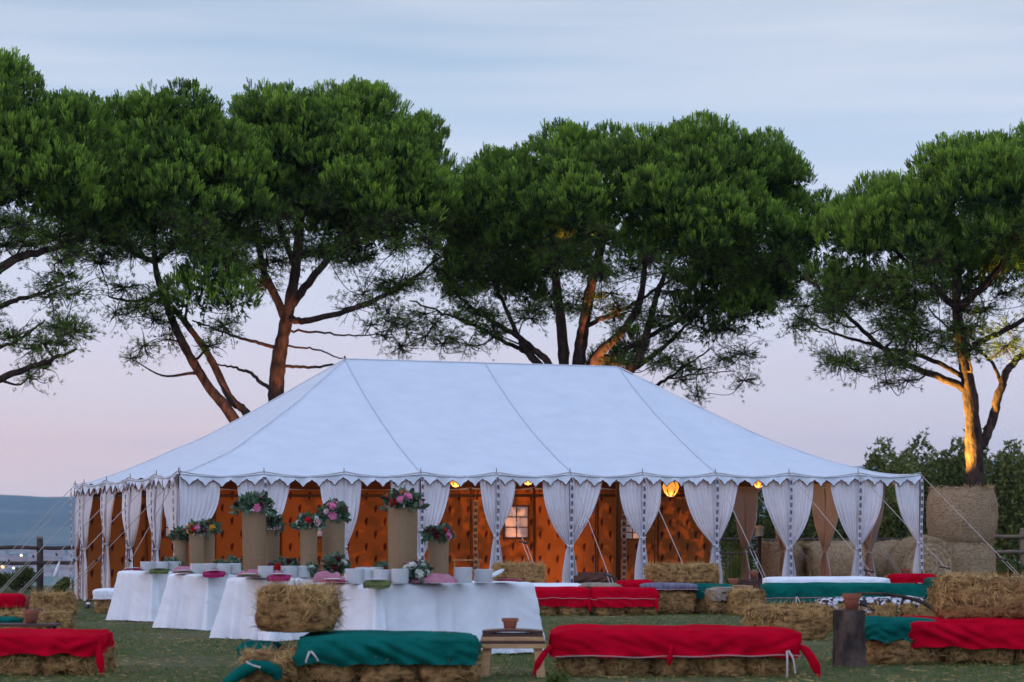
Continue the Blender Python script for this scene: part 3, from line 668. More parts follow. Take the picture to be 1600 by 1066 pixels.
for i, (p, l, r, ty) in enumerate(cur):
    q = PT[i]; Zp = TP(q, 0)[1]; tz = HT(ty, Zp) if ty else HT(858, Zp); top = eave(q)-.05; out_ = 0.0
    if l: curtain(fr, q, t_of(l), top, tz, .03, 200+i, oo=out_)
    if r: curtain(fr, q, t_of(r), top, tz, .03, 230+i, oo=out_)
    if i > 0 and i != 2: band(fr, q, top-.02, .05, o=.10)
    tie(fr, q, tz, .04)
lf, evl, _ = side_fn('left')
lc = [(0, None, 256, 862), (1, 258, 229, 858), (2, 226, 192, 856), (3, 181, 158, 850), (4, 146, 118, 858), (5, 128, None, 862)]
for i, l, r, ty in lc:
    q = PDl[i]; Zp = TP(0, q)[1]; tz = HT(ty, Zp); top = eave(0)-.05
    if l: curtain(lf, q, max(d_of(l), q-.9), top, tz, .03, 260+i, footw=.2)
    if r: curtain(lf, q, d_of(r), top, tz, .03, 280+i, footw=.25)
    band(lf, q, top-.02, .05, o=.10, w=.12); tie(lf, q, tz, .04)
rf, evr, psr = side_fn('right'); inner = material('inner_curtain', (.60, .50, .48), (.52, .42, .40), rough=.9, scale=3, trans=.25)
for i, q in enumerate(psr[1:], 1):
    top = eave(LL)-.06
    for s in (-1, 1):
        if i == 5 and s == 1: continue
        curtain(rf, q, q+s*.62, top, .98, .03, 300+i*2+s, oo=-.06, footw=.22, mat=inner)
    tie(rf, q, .98, -.05)
# back wall, one panel per bay, with printed motifs
wm = bpy.data.materials.new('printed_wall'); wm.use_nodes = True
def wall_nodes():
    t = wm.node_tree; N = t.nodes; L = t.links; b = N['Principled BSDF']; b.inputs['Roughness'].default_value = .9; b.inputs['Specular IOR Level'].default_value = .1
    tc = N.new('ShaderNodeTexCoord'); s = N.new('ShaderNodeSeparateXYZ'); L.new(tc.outputs['UV'], s.inputs[0])
    M = lambda *a, **k: mth(N, L, *a, **k)
    u = M('DIVIDE', s.outputs[0], .21); cu = M('FLOOR', u); du = M('MULTIPLY', M('SUBTRACT', M('FRACT', u), .5), .21)
    v = M('ADD', M('DIVIDE', s.outputs[1], .54), M('MULTIPLY', M('MODULO', cu, 2), .5)); dv = M('MULTIPLY', M('SUBTRACT', M('FRACT', v), .5), .54)
    du2 = M('SUBTRACT', du, M('MULTIPLY', M('POWER', M('ADD', dv, .02), 2), 1.6))
    wv = M('SUBTRACT', .033, M('MULTIPLY', dv, -.16))
    e = M('ADD', M('POWER', M('DIVIDE', du2, M('MAXIMUM', wv, .006)), 2), M('POWER', M('DIVIDE', dv, .092), 2))
    mask = M('LESS_THAN', e, 1.0)
    ring = M('LESS_THAN', M('ABSOLUTE', M('SUBTRACT', e, .55)), .10)
    mask = M('MULTIPLY', mask, M('SUBTRACT', 1, M('MULTIPLY', ring, .45)))
    n = N.new('ShaderNodeTexNoise'); n.inputs['Scale'].default_value = 6; n.inputs['Detail'].default_value = 5; L.new(tc.outputs['UV'], n.inputs['Vector'])
    m0 = N.new('ShaderNodeMix'); m0.data_type = 'RGBA'; L.new(n.outputs[0], m0.inputs[0]); m0.inputs[6].default_value = (.33, .105, .028, 1); m0.inputs[7].default_value = (.44, .155, .042, 1)
    m = N.new('ShaderNodeMix'); m.data_type = 'RGBA'; L.new(mask, m.inputs[0]); L.new(m0.outputs[2], m.inputs[6]); m.inputs[7].default_value = (.09, .018, .015, 1)
    L.new(m.outputs[2], b.inputs['Base Color'])
    tr = N.new('ShaderNodeBsdfTranslucent'); ms = N.new('ShaderNodeMixShader'); ms.inputs[0].default_value = .35; L.new(m.outputs[2], tr.inputs[0])
    L.new(b.outputs[0], ms.inputs[1]); L.new(tr.outputs[0], ms.inputs[2]); L.new(ms.outputs[0], N['Material Output'].inputs[0])
wall_nodes()
bk, evb, _ = side_fn('back'); TWALL = LL+.0
win_spec = [(800, 787, 823, 792, 840), (985, 968, 1004, 812, 842), (275, 258, 282, 798, 838), (497, 478, 506, 806, 838)]
def tb_of(px): k = (px-CXP)/F; a = TP(0, DD); return (k*a[1]-a[0])/(ct-k*st)
edges = [k*LL/10 for k in range(11)]; WIN = []
for (_, x0, x1, y0, y1) in win_spec:
    q0, q1 = tb_of(x0), tb_of(x1); Zw = TP((q0+q1)/2, DD)[1]; WIN.append((q0, q1, HT(y1, Zw), HT(y0, Zw)))
for i in range(10):
    a, b = edges[i]+.004, edges[i+1]-.004; V = []; uv = []; nc, nr = 13, 13
    qs = list(np.linspace(a, b, nc)); zs = list(np.linspace(.03, evb(a)-.1, nr)); hol = [w for w in WIN if w[1] > a and w[0] < b]
    for w in hol: qs += [x for x in w[:2] if a < x < b]; zs += list(w[2:])
    qs = sorted(qs); zs = sorted(zs)
    for z in zs:
        for q in qs:
            f = (q-a)/(b-a); o = -.05+.03*sin(pi*f)*(.6+.4*sin(z*3+i))+.012*nz3(q*2, z*2, i)
            V.append(bk(q, o, z)); uv.append((q, z))
    fw = [f for k, f in enumerate(grid_faces(len(zs), len(qs))) if not any(w[0]-1e-6 < (qs[k % (len(qs)-1)]+qs[k % (len(qs)-1)+1])/2 < w[1] and w[2] < (zs[k//(len(qs)-1)]+zs[k//(len(qs)-1)+1])/2 < w[3] for w in hol)]
    world('wall_panel', V, np.array(fw), wm, tent, uv=np.array(uv))
    MB().tube([bk(edges[i], -.09, 0), bk(edges[i], -.09, evb(edges[i])-.1)], .02, 6).build('wall_batten', lining, tent, smooth=True, wc=True)
MB().beam(bk(0, -.16, 2.13), bk(LL, -.16, 2.24), .06, .05).build('cross_beam', pole_m, tent, wc=True)
MB().beam(TP(.1, .2, 2.06), TP(.1, DD-.2, 2.06), .05, .05).build('cross_beam', pole_m, tent, wc=True)
panem = material('window_pane', (.86, .80, .82), rough=.5, trans=.85)
for (_, x0, x1, y0, y1) in win_spec:
    q0, q1 = tb_of(x0), tb_of(x1); Zw = TP((q0+q1)/2, DD)[1]; z1, z0 = HT(y0, Zw), HT(y1, Zw)
    wf = MB()
    for bx in [(q0-.04, q0, z0-.04, z1+.04), (q1, q1+.04, z0-.04, z1+.04), (q0, q1, z0-.04, z0), (q0, q1, z1, z1+.04), ((q0+q1)/2-.011, (q0+q1)/2+.011, z0, z1)]+[(qq[0], qq[1], z0+(z1-z0)*k/3-.011, z0+(z1-z0)*k/3+.011) for k in (1, 2) for qq in ((q0, (q0+q1)/2-.012), ((q0+q1)/2+.012, q1))]:
        wf.box(bx[0], bx[1], -.085, -.07, bx[2], bx[3], M=lambda q, o, z: bk(q, o, z))
    w = wf.build('window', lining, tent, wc=True)
    for c in range(2):
        for r in range(3):
            qa = q0+(q1-q0)*c/2+.012; qb = q0+(q1-q0)*(c+1)/2-.012; za = z0+(z1-z0)*r/3+.012; zb = z0+(z1-z0)*(r+1)/3-.012
            MB().box(qa, qb, -.080, -.074, za, zb, M=lambda q, o, z: bk(q, o, z)).build('pane', panem, w, wc=True)
# bands printed down the wall
for px in (740, 972, 1110):
    q = tb_of(px); band(bk, q, 2.1, .05, o=-.12, w=.10)
# guy ropes
def guy(top, anchor, tog=.62, double=True):
    top = np.array(top); anchor = np.array(anchor); d = anchor-top
    o = MB().tube([top, top+d*tog], .007, 5); r = o.build('guy_rope', rope_m, tent, wc=True)
    e = np.array([.03, 0, 0])
    MB().tube([top+d*tog-e, anchor-e], .006, 5).tube([top+d*tog+e, anchor+e*.5], .006, 5).build('rope_loop', rope_m, r, wc=True)
    t = top+d*tog; MB().tube([t-np.array([.07, 0, .03])-d*.01, t+np.array([.03, 0, .03])+d*.03], [.016, .02], 6).build('toggle', toggle_m, r, wc=True)
    MB().tube([anchor+np.array([0, 0, -.1]), anchor+np.array([.02, 0, .14])], .014, 6).build('stake', toggle_m, r, wc=True)
sl = {4: (55/138, .5), 5: (65/170, .74), 6: (62/138, .9), 7: (80/168, .55), 8: (140/168, .72), 9: (150/160, .7), 10: (160/165, .64), 3: (.42, .6), 2: (.3, .6), 1: (.2, .6)}
for i, (s, tg) in sl.items():
    p = TP(PT[i], -.05, eave(PT[i])); Za = p[1]-2.3; yg = HY+F*EYE/Za; yt = HY-F*(p[2]-EYE)/p[1]; xt = poles_px[i]
    if i in (1, 2, 3): continue
    guy(p, [pxw(xt+s*(yg-yt), Za), Za, 0], tg)
guy(TP(0, 0, eave(0)), [pxw(160, 41.5), 41.5, 0], .62); guy(TP(0, 0, eave(0)), [pxw(80, 43), 43, 0], .62)
for q, tg in zip(PDl[1:], (.62, .58, .6, .64, .66)):
    guy(TP(-.03, q, eave(0)), TP(-2.2, q, 0)+np.array([0, -.4, 0]), tg)
guy(TP(LL, DD*.4, eave(LL)), TP(LL+2.2, DD*.4, 0), .45); guy(TP(LL, DD*.8, eave(LL)), TP(LL+2.2, DD*.8, 0), .45)

# lanterns hung in the tent
glow = material('lantern_glass', (1, .5, .15), emit=((1, .36, .05), .62))
def lantern(px, py, d, s, label, power):
    k = (px-CXP)/F; p0 = TP(0, d); t = (k*p0[1]-p0[0])/(ct-k*st); p = TP(t, d); z = HT(py, p[1])
    T = thing('hanging_lantern', label, 'lantern', (p[0], p[1], z), group='lit lanterns hanging inside the tent')
    prof = [(.0, -.14), (.05, -.13), (.10, -.08), (.125, 0), (.10, .08), (.05, .12), (.035, .15)]
    MB().lathe([(r*s, zz*s) for r, zz in prof], 18).build('glass', glow, T, smooth=True)
    m = MB()
    for a in np.arange(6)*pi/3: m.tube([(1.04*r*s*cos(a), 1.04*r*s*sin(a), zz*s) for r, zz in prof], .012*s, 5)
    m.build('cage', toggle_m, T, smooth=True)
    MB().lathe([(.0, .22*s), (.05*s, .19*s), (.055*s, .14*s), (0, .14*s)], 12).build('cap', toggle_m, T, smooth=True)
    MB().tube([(0, 0, .2*s), (0, 0, max(.25, roof_h(t, d)-.06-z))], .006, 5).build('chain', toggle_m, T)
    l = bpy.data.lights.new('lantern_bulb', 'POINT'); l.energy = power; l.color = (1, .50, .18); l.shadow_soft_size = .14*s
    lo = bpy.data.objects.new('lantern_bulb', l); COL.objects.link(lo); lo.parent = T; lo.location = (0, 0, -.24*s)
lantern(1048, 761, 2.5, 1.3, 'largest round glowing lantern, in the gap left of the wide white curtain', 20)
lantern(712, 750, 5.5, 1.0, 'orange lantern half hidden by the valance above the shorter burlap vase', 22)
lantern(825, 747, 6.5, 1.0, 'small lantern barely showing under the valance above the white paned window', 22)
lantern(1185, 751, 3.0, 1.0, 'rightmost glowing lantern, above the dusky inner curtain', 16)
lantern(515, 742, 5.5, 1.0, 'lantern behind the valance above the pink flowered vases', 22)
lantern(345, 742, 5.5, 1.0, 'lantern behind the valance near the left tent corner', 16)

# garden flood lamps behind the tent that light the pines and the back wall
def flood(px, Z, tx, ty, tZ, power, col, angle, label, z=.35, blend=.6):
    p = Vector((pxw(px, Z), Z, z)); q = Vector((pxw(tx, tZ), tZ, HT(ty, tZ)))
    T = thing('flood_lamp', label, 'lamp', (p.x, p.y, 0), group='flood lamps behind the tent')
    MB().tube([(0, 0, -.1), (0, 0, z-.12)], .02, 6).build('stake', toggle_m, T)
    d = (q-p).normalized()
    h = MB().tube([tuple(Vector((0, 0, z))-d*.16), tuple(Vector((0, 0, z))-d*.06)], [.06, .1], 12); h.build('housing', toggle_m, T, smooth=True)
    l = bpy.data.lights.new('flood_beam', 'SPOT'); l.energy = power; l.color = col; l.spot_size = radians(angle); l.spot_blend = blend; l.shadow_soft_size = .03
    lo = bpy.data.objects.new('flood_beam', l); COL.objects.link(lo); lo.parent = T; lo.location = (0, 0, z); lo.rotation_euler = d.to_track_quat('-Z', 'Y').to_euler()
YEL, ORA = (1, .60, .10), (1, .40, .14)
flood(1372, 60.6, 1520, 640, 61, 6500, YEL, 40, 'black flood lamp on a stake aimed at the right pine trunk', 1.55)
flood(1000, 62, 930, 455, 66, 7000, ORA, 13, 'black flood lamp on a stake aimed at the middle pine stems')
flood(520, 58.5, 437, 530, 63, 2600, ORA, 14, 'black flood lamp on a stake aimed at the pine behind the left tent peak')
flood(470, 56.5, 345, 610, 60, 1800, ORA, 16, 'black flood lamp on a stake aimed at the two leaning pine trunks')
flood(690, 59.5, 660, 840, 51, 1500, ORA, 75, 'black flood lamp on a stake facing the back wall of the tent, left', .5)
flood(960, 62, 930, 840, 51, 1500, ORA, 75, 'black flood lamp on a stake facing the back wall of the tent, right', .5)
for i, (x, Z) in enumerate([(640, 55.5), (700, 56.5), (850, 57), (960, 58), (1040, 57.5)]):
    bush('shrub', 'thin bush hidden behind the tent wall, number %d from the left' % (i+1) if 0 else ['leftmost thin bush behind the printed back wall', 'second thin bush from the left behind the printed wall', 'middle thin bush behind the printed back wall', 'fourth thin bush from the left behind the printed wall', 'rightmost thin bush behind the printed back wall'][i], 'shrub', (pxw(x, Z), Z), .8, .5, 1.9, 400+i, n=420, size=.12, nl=8, z0=.1, group='thin bushes behind the tent wall')

# ------------------------------------------------------------------ straw bales
def bale_mesh(lx, ly, lz, seed, nst, mat_dark=False, sl=(.05, .15), sw=.0065):
    g = np.random.default_rng(seed); n = 11; V = []; Fc = []
    def face(ax, sg):
        b = len(V)
        for i in range(n):
            for j in range(n):
                a, c = 2*i/(n-1)-1, 2*j/(n-1)-1; p = [0, 0, 0]; o = [k for k in range(3) if k != ax]; p[ax] = sg; p[o[0]], p[o[1]] = a, c
                V.append(p)
        for i in range(n-1):
            for j in range(n-1):
                q = (b+i*n+j, b+(i+1)*n+j, b+(i+1)*n+j+1, b+i*n+j+1); flip = (sg > 0) != (ax == 1)
                Fc.append(q if flip else q[::-1])
    for ax in range(3):
        for sg in (-1, 1): face(ax, sg)
    V = np.array(V, float); k = (np.abs(V)**7).sum(1)**(1/7.); V = V/k[:, None]; dirs = norm(V)
    half = np.array([lx, ly, lz])/2; W_ = V*half
    dsp = np.array([mn.fractal(Vector((v[0]*8+seed, v[1]*8, v[2]*7)), 1, 2, 4)*.06+mn.noise(Vector((v[0]*3.2+seed, v[1]*3, v[2]*3)))*.04 for v in W_])
    # grooves where the twine pulls in
    gr = sum(np.exp(-((W_[:, 0]-s*lx*.24)/.022)**2) for s in (-1, 1))*.018
    W_ = W_+dirs*(dsp-gr)[:, None]; W_[:, 2] += lz/2; W_[:, 2] = np.maximum(W_[:, 2], -.01)
    F_ = [tuple(f) for f in Fc]
    # strands lying on and out of the surface
    idx = g.integers(0, len(W_), nst); p = W_[idx]+g.normal(size=(nst, 3))*np.array([lx, ly, lz])/(n*2.2); nn = dirs[idx]
    q = p-np.array([0, 0, lz/2]); kk = ((np.abs(q)/half)**7).sum(1)**(1/7.); p = q/kk[:, None]*1.0+np.array([0, 0, lz/2])
    p = p+nn*g.uniform(-.02, .02, nst)[:, None]
    tdir = norm(g.normal(size=(nst, 3))*np.array([.7, .9, 1.1])); tdir = norm(tdir-nn*((tdir*nn).sum(1)*.8)[:, None]+nn*g.uniform(-.1, .42, nst)[:, None])
    ln = g.uniform(*sl, nst); side = norm(np.cross(tdir, nn))*sw/2
    SV = np.stack([p-side, p+side, p+tdir*ln[:, None]], 1).reshape(-1, 3); SV[:, 2] = np.maximum(SV[:, 2], .0)
    return W_, F_, SV, np.arange(nst*3).reshape(-1, 3), np.repeat(g.random(nst), 3)
BM = {}
def bale(label, x, y, z, rz, L_=.92, W2=.46, H_=.36, seed=0, group='rectangular straw bales', nst=1500, dark=False, hang=False, cat='straw bale', name='straw_bale'):
    key = (round(L_, 2), round(W2, 2), round(H_, 2), seed % 3, nst, dark)
    T = thing(name, label, cat, (x, y, z), rz, group)
    if key not in BM:
        a, b, c, d, e = bale_mesh(L_, W2, H_, seed+1, nst)
        m1 = mesh('bale_body', a, b); m1.materials.append(straw_dark if dark else straw)
        m2 = mesh('straw', c, d, smooth=False, attr=e); m2.materials.append(strand_d if dark else strand)
        mb = MB()
        for s in (-1, 1):
            xx = s*L_*.24; w, h = W2/2*.985, H_*.985
            mb.tube([(xx, -w, .02), (xx, -w, h*.5), (xx, -w, h), (xx, 0, h), (xx, w, h), (xx, w, .02)], .004, 5)
        m3 = mesh('twine', mb.V, mb.F); m3.materials.append(twine)
        BM[key] = (m1, m2, m3)
    m1, m2, m3 = BM[key]
    put('bale_body', m1, None, T); put('straw', m2, None, T, kind='stuff'); put('twine', m3, None, T)
    return T

# ------------------------------------------------------------------ cloth
def rrect(lx, ly, r, n):
    """n points and outward normals along a rounded rectangle, evenly spaced"""
    segs = []; a, b = lx/2-r, ly/2-r
    pts = []; nor = []
    tot = 4*(a+b)+2*pi*r
    for k in range(n):
        s = tot*k/n
        for (L1, f) in ((2*a, lambda s: ((-a+s, -b-r), (0, -1))), (pi*r/2, lambda s: ((a+r*sin(s/r), -b-r*cos(s/r)), (sin(s/r), -cos(s/r)))),
                        (2*b, lambda s: ((a+r, -b+s), (1, 0))), (pi*r/2, lambda s: ((a+r*cos(s/r), b+r*sin(s/r)), (cos(s/r), sin(s/r)))),
                        (2*a, lambda s: ((a-s, b+r), (0, 1))), (pi*r/2, lambda s: ((-a-r*sin(s/r), b+r*cos(s/r)), (-sin(s/r), cos(s/r)))),
                        (2*b, lambda s: ((-a-r, b-s), (-1, 0))), (pi*r/2, lambda s: ((-a-r*cos(s/r), -b-r*sin(s/r)), (-cos(s/r), -sin(s/r))))):
            if s <= L1+1e-9: p, q = f(s); pts.append(p); nor.append(q); break
            s -= L1
    return np.array(pts), np.array(nor)
def cover(lx, ly, ztop, zhem, seed, r=.08, puff=.03, bulge=.03, flare=.0, fold=.0, nf=18, n=200, hemvar=.02, wr=.008, rows=14, corner=0., tuck=.0, zin=None):
    """cloth laid over a slab: top rings, rounded shoulder, side rings to a wavy hem (local coordinates)"""
    P2, Nn = rrect(lx, ly, r, n); V = []; per = np.arange(n)/n; nt = 9
    hx = np.array([nz3(4*cos(2*pi*p)+seed, 4*sin(2*pi*p)) for p in per])
    fx = np.array([sin(nf*2*pi*p+3*nz3(3*cos(2*pi*p), 3*sin(2*pi*p), seed)*2.2) for p in per])
    cn = (np.abs(Nn[:, 0]*Nn[:, 1])*2)**.5 if corner else np.zeros(n)
    for k in range(nt):
        s = (k+.15)/nt; s = 1-(1-s)**1.4
        for i in range(n):
            x, y = P2[i]*s*(1-.03); z = ztop+puff*(1-s**4)+wr*1.1*mn.fractal(Vector((x*1.6+seed, y*4, 1.)), 1, 2, 2)+min(wr, .03)*.6*nz3(x*1.1+seed, y*1.2)
            V.append((x, y, z))
    for k in range(rows+1):
        s = k/rows
        for i in range(n):
            z = ztop-(ztop-zhem-hemvar*hx[i])*s; z = ztop-.012 if k == 0 else z
            o = -.015 if k == 0 else bulge*sin(pi*min(1, s*1.25))*(1 if s < .8 else 1)-tuck*s**2
            o += flare*s**1.3*(1+.5*fx[i])+fold*s**.7*fx[i]+corner*cn[i]*s**1.2
            p = P2[i]; tt_ = i/n*2*(lx+ly); w = wr*(2.4*abs(mn.noise(Vector((tt_*4.5+z*9*(1 if nz3(tt_*.8, seed) > 0 else -1), z*3+seed, 1.))))*min(1, s*3))-wr*.3+wr*1.4*mn.fractal(Vector((p[0]*5+seed+z*3, p[1]*5, z*4-p[0]*2.)), 1, 2, 3)
            x, y = p+Nn[i]*(o+w); V.append((x, y, max(z, .012+.01*abs(fx[i]))))
    if zin is not None:                                     # close underneath (a cushion)
        for s in (.9, .02):
            for i in range(n): V.append((*(P2[i]*s), zin))
    nr = len(V)//n; V = np.array(V); Fc = grid_faces(nr, n, True)
    Fl = [tuple(f) for f in Fc]+[tuple(range(n))[::-1]]
    return V, Fl
def ribbon(pts, w, mat, name, parent, wc=False, th=.004):
    pts = spline(pts, 5); T = np.gradient(pts, axis=0); s = norm(np.cross(T, [0, -1, 0.01])) if abs(T[:, 1]).mean() < .5*np.linalg.norm(T, axis=1).mean() else norm(np.cross(T, [1, 0, 0.01]))
    ws = w*np.linspace(1, .8, len(pts)); n_ = norm(np.cross(s, T))*th
    V = np.stack([pts-s*ws[:, None]/2-n_, pts+s*ws[:, None]/2-n_, pts+s*ws[:, None]/2+n_, pts-s*ws[:, None]/2+n_], 1).reshape(-1, 3)
    Fl = [tuple(f) for f in grid_faces(len(pts), 4, True)]+[(0, 1, 2, 3), tuple(len(V)-4+k for k in (3, 2, 1, 0))]
    if wc: V = V-off(parent)
    return put(name, mesh(name, V, Fl), mat, parent)
def mattress(label, x, y, rz, lx, ly, zb, zt, mat, seed, cat='mattress', hem=None, band=None, tails=(), group=None, nf=14, tuck=0., name='mattress', wr=.009, bulge=.012, ties=()):
    """covered mattress; zb, zt heights of underside and top; hem = height the cover hangs to"""
    T = thing(name, label, cat, (x, y, 0), rz, group)
    hem = zb if hem is None else hem
    V, Fl = cover(lx, ly, zt-.02, hem, seed, r=.08, puff=.018, bulge=bulge, fold=.008, nf=nf, hemvar=.035 if hem < zb else .01, wr=wr, tuck=tuck, zin=zb+.004 if hem >= zb else None)
    put('cover', mesh('cover', V, Fl), mat, T)
    if band:
        P2, Nn = rrect(lx, ly, .1, 120); zz = (zb+.005 if band is True else band)
        pts = [(*(P2[i % 120]+Nn[i % 120]*(.030)), zz+.03*nz3(i*.13, seed)) for i in range(0, 121)]
        MB().tube(pts, .0055, 6).build('tie_band', trim, T, smooth=True)
    for (tx, ty, dx, dz, w) in tails:          # knotted corner of the cover hanging down
        pts = [(tx, ty, zb+.03), (tx+dx*.25, ty-.03, zb+.01), (tx+dx*.7, ty-.05, zb-dz*.4), (tx+dx, ty-.04, zb-dz)]
        V, Fl = tube(spline(pts, 5), np.interp(np.arange(16), [0, 2, 5, 11, 15], [.03, .022, w*.5, w*.62, .012]), 10); V = np.array(V); V[:, 1] = (V[:, 1]-ty)*.7+ty
        put('knotted_corner', mesh('knotted_corner', V, Fl), mat, T)
    for (tx, ty, dx, dz) in ties:
        ribbon([(tx, ty, zb+.01), (tx+dx*.5, ty-.03, zb-dz*.4), (tx+dx, ty-.02, zb-dz)], .018, ropeT, 'tie', T)
        ribbon([(tx+.01, ty, zb+.01), (tx+.05+dx*.2, ty-.03, zb-dz*.3), (tx+.07, ty-.02, zb-dz*.85)], .016, ropeT, 'tie', T)
    return T
def bed_bales(x, y, rz, lx, ly, nx, ny, h, label, seed, dark=False, nst=1100):
    """row(s) of bales under a mattress; label is a format string with the place of each bale"""
    w, d = lx/nx, ly/ny; k = 0; ordn = ['first', 'second', 'third', 'fourth', 'fifth', 'sixth']
    for j in range(ny):
        for i in range(nx):
            lxx = (i+.5)*w-lx/2; lyy = (j+.5)*d-ly/2
            X = x+lxx*cos(rz)-lyy*sin(rz); Y = y+lxx*sin(rz)+lyy*cos(rz)
            lb = '%s bale from the left under the %s' % (ordn[i], label)
            bale(lb, X, Y, 0, rz+(pi/2 if d > w*1.2 else 0)+random.uniform(-.03, .03), max(w, d)*.985, min(w, d)*.97, h, seed=seed+k, dark=dark, nst=nst, group='bales under the '+label); k += 1

# foreground red daybed
Zr = GZ(1060); s = F/Zr
cxr, wr_ = pxw((865+1250)/2, Zr), (1250-865)/s
bed_bales(cxr, Zr+.55, 0, wr_*.96, 1.0, 5, 1, .26, 'large foreground red mattress', 10)
mattress('largest red covered mattress, in the foreground, with a knotted tail at each end', cxr, Zr+.53, 0, wr_+.02, 1.12, .235, .42, red, 3, hem=.185, band=.19,
         tails=((-wr_/2-.01, -.5, -.16, .22, .05), (wr_/2, -.5, .17, .25, .07), (-.05, -.57, -.02, .12, .04)), ties=((wr_/2-.12, -.6, 0, .22),), wr=.026)
# foreground teal daybed, with bale on top
Zt = GZ(1071); s = F/Zt
cxt, wt = pxw((462+742)/2, Zt), (742-462)/s
bed_bales(pxw(560, Zt), Zt+.50, 0, (742-372)/s, .98, 4, 1, .28, 'foreground teal mattress', 40)
mattress('teal covered mattress in the foreground beneath the upright straw bale', cxt, Zt+.50, 0, wt, 1.08, .27, .405, teal, 7, hem=.17, ties=((-wt/2+.12, -.57, -.03, .08),), wr=.028, tuck=-.0)
mattress('small flat piece of teal cushion at the left end under the upright bale', pxw(405, Zt+.6), Zt+.68, 0, .32, .5, .28, .335, teal, 9, hem=.22)
T = thing('teal_cloth', 'twisted teal cloth end drooping to the grass left of the teal mattress', 'cloth', (pxw(395, Zt-.05), Zt-.06, 0))
for pts, r in (([(-.22, 0, .02), (-.12, -.02, .09), (-.02, -.02, .15), (.06, 0, .17)], .05), ([(.06, 0, .17), (.12, -.03, .15), (.18, -.02, .12), (.21, 0, .06)], .05)):
    sp = spline(pts, 6); V, Fl = tube(sp, r*(.75+.3*np.sin(np.linspace(0, 3, len(sp)))), 12); V = np.array(V); V += np.array([[.008*nz3(v[0]*30, v[1]*30, v[2]*30)]*3 for v in V])
    put('cloth_fold', mesh('cloth_fold', V, Fl), teal, T)
ribbon([(-.05, -.05, .2), (.0, -.06, .17), (.07, -.05, .15)], .02, ropeT, 'tie', T)
bale('upright chunky bale standing on the teal foreground mattress', pxw(467, Zt+.5), Zt+.52, .425, radians(-16), .62, .46, .36, seed=2, nst=2600, group='bales used as backrests on mattresses')
# left foreground red
Zl = GZ(1058); s = F/Zl
bed_bales(pxw(20, Zl), Zl+.5, 0, (150+110)/s, .95, 3, 1, .25, 'red mattress at the left edge', 60)
mattress('red covered mattress cut by the left edge, tail hanging at its right end', pxw(13, Zl), Zl+.48, 0, (150+124)/s, 1.05, .235, .385, red, 5, hem=.19, tails=((pxw(150, Zl)-pxw(13, Zl), -.45, .05, .22, .06),), wr=.022)
# right foreground teal + red with bale on top
Zq = GZ(1040); s = F/Zq
bed_bales(pxw(1530, Zq), Zq+.5, 0, (1700-1360)/s, 1.0, 3, 1, .27, 'red and teal mattresses at the right edge', 80)
mattress('teal covered mattress end between the tree stump pot and the red mattress at right', pxw(1407, Zq), Zq+.5, .1, 112/s, 1.05, .27, .44, teal, 12, hem=.235, ties=((.17, -.5, .02, -.06),), wr=.024)
mattress('red covered mattress running out of the frame at the right edge beneath a large bale', pxw(1575, Zq), Zq+.48, -.03, 305/s, 1.1, .225, .435, red, 15, hem=.17, wr=.026)
bale('big loose bale on the red mattress at the right edge of the photo', pxw(1545, Zq+.55), Zq+.62, .43, radians(3), .98, .5, .40, seed=5, nst=3000, group='bales used as backrests on mattresses')
# ground bale right, stump
Zb = GZ(1000); bale('loose bale alone on the grass left of the tree stump', pxw(1227, Zb+.2), Zb+.22, 0, radians(-4), .95, .48, .41, seed=7, nst=2800)
Zs = GZ(1044); g = np.random.default_rng(8)
T = thing('tree_stump', 'dark upright log stump carrying the largest terracotta pot', 'stump', (pxw(1330, Zs), Zs+.14, 0))
V = []; nn = 40; hs = .53
for k, z in enumerate(np.linspace(0, hs, 26)):
    for i in range(nn):
        a = 2*pi*i/nn; r = .143*(1+.10*(1-z/hs)**3)+.026*mn.fractal(Vector((cos(a)*4, sin(a)*4, z*3)), 1, 2, 4)+.012*nz3(cos(a)*12, sin(a)*12, z*5)
        r += .03*math.exp(-((z-.16)/.05)**2-((a-.1 if a < pi else a-2*pi-.1)/.35)**2)
        V.append((r*cos(a), r*sin(a), z))
Fl = [tuple(f) for f in grid_faces(26, nn, True)]; put('log', mesh('log', V, Fl), stump_m, T)
V = [(.138*cos(a), .138*sin(a), hs-.001) for a in np.arange(nn)*2*pi/nn]; V += [(v[0], v[1], hs+.006) for v in V]
put('cut_top', mesh('cut_top', V, [tuple(range(nn, 2*nn))]+[(i, (i+1) % nn, nn+(i+1) % nn, nn+i) for i in range(nn)], smooth=False), wood_dark, T)
def pot(label, x, y, z, h, r, tilt=0, group='terracotta pots', plant=False):
    T = thing('terracotta_pot', label, 'flower pot', (x, y, z), group=group)
    MB().lathe([(0, 0), (r*.66, 0), (r*.86, h*.72)], 28).build('body', terracotta, T, smooth=True)
    MB().lathe([(r*.86, h*.70), (r*1.0, h*.71), (r*1.02, h), (r*.9, h), (r*.86, h*.8), (0, h*.8)], 28).build('rim', terracotta, T, smooth=False)
    MB().lathe([(0, h*.86), (r*.89, h*.85)], 28).build('soil', soil, T)
    return T
pot('largest terracotta pot, on top of the dark tree stump', pxw(1331, Zs+.14), Zs+.14, .537, .15, .088)
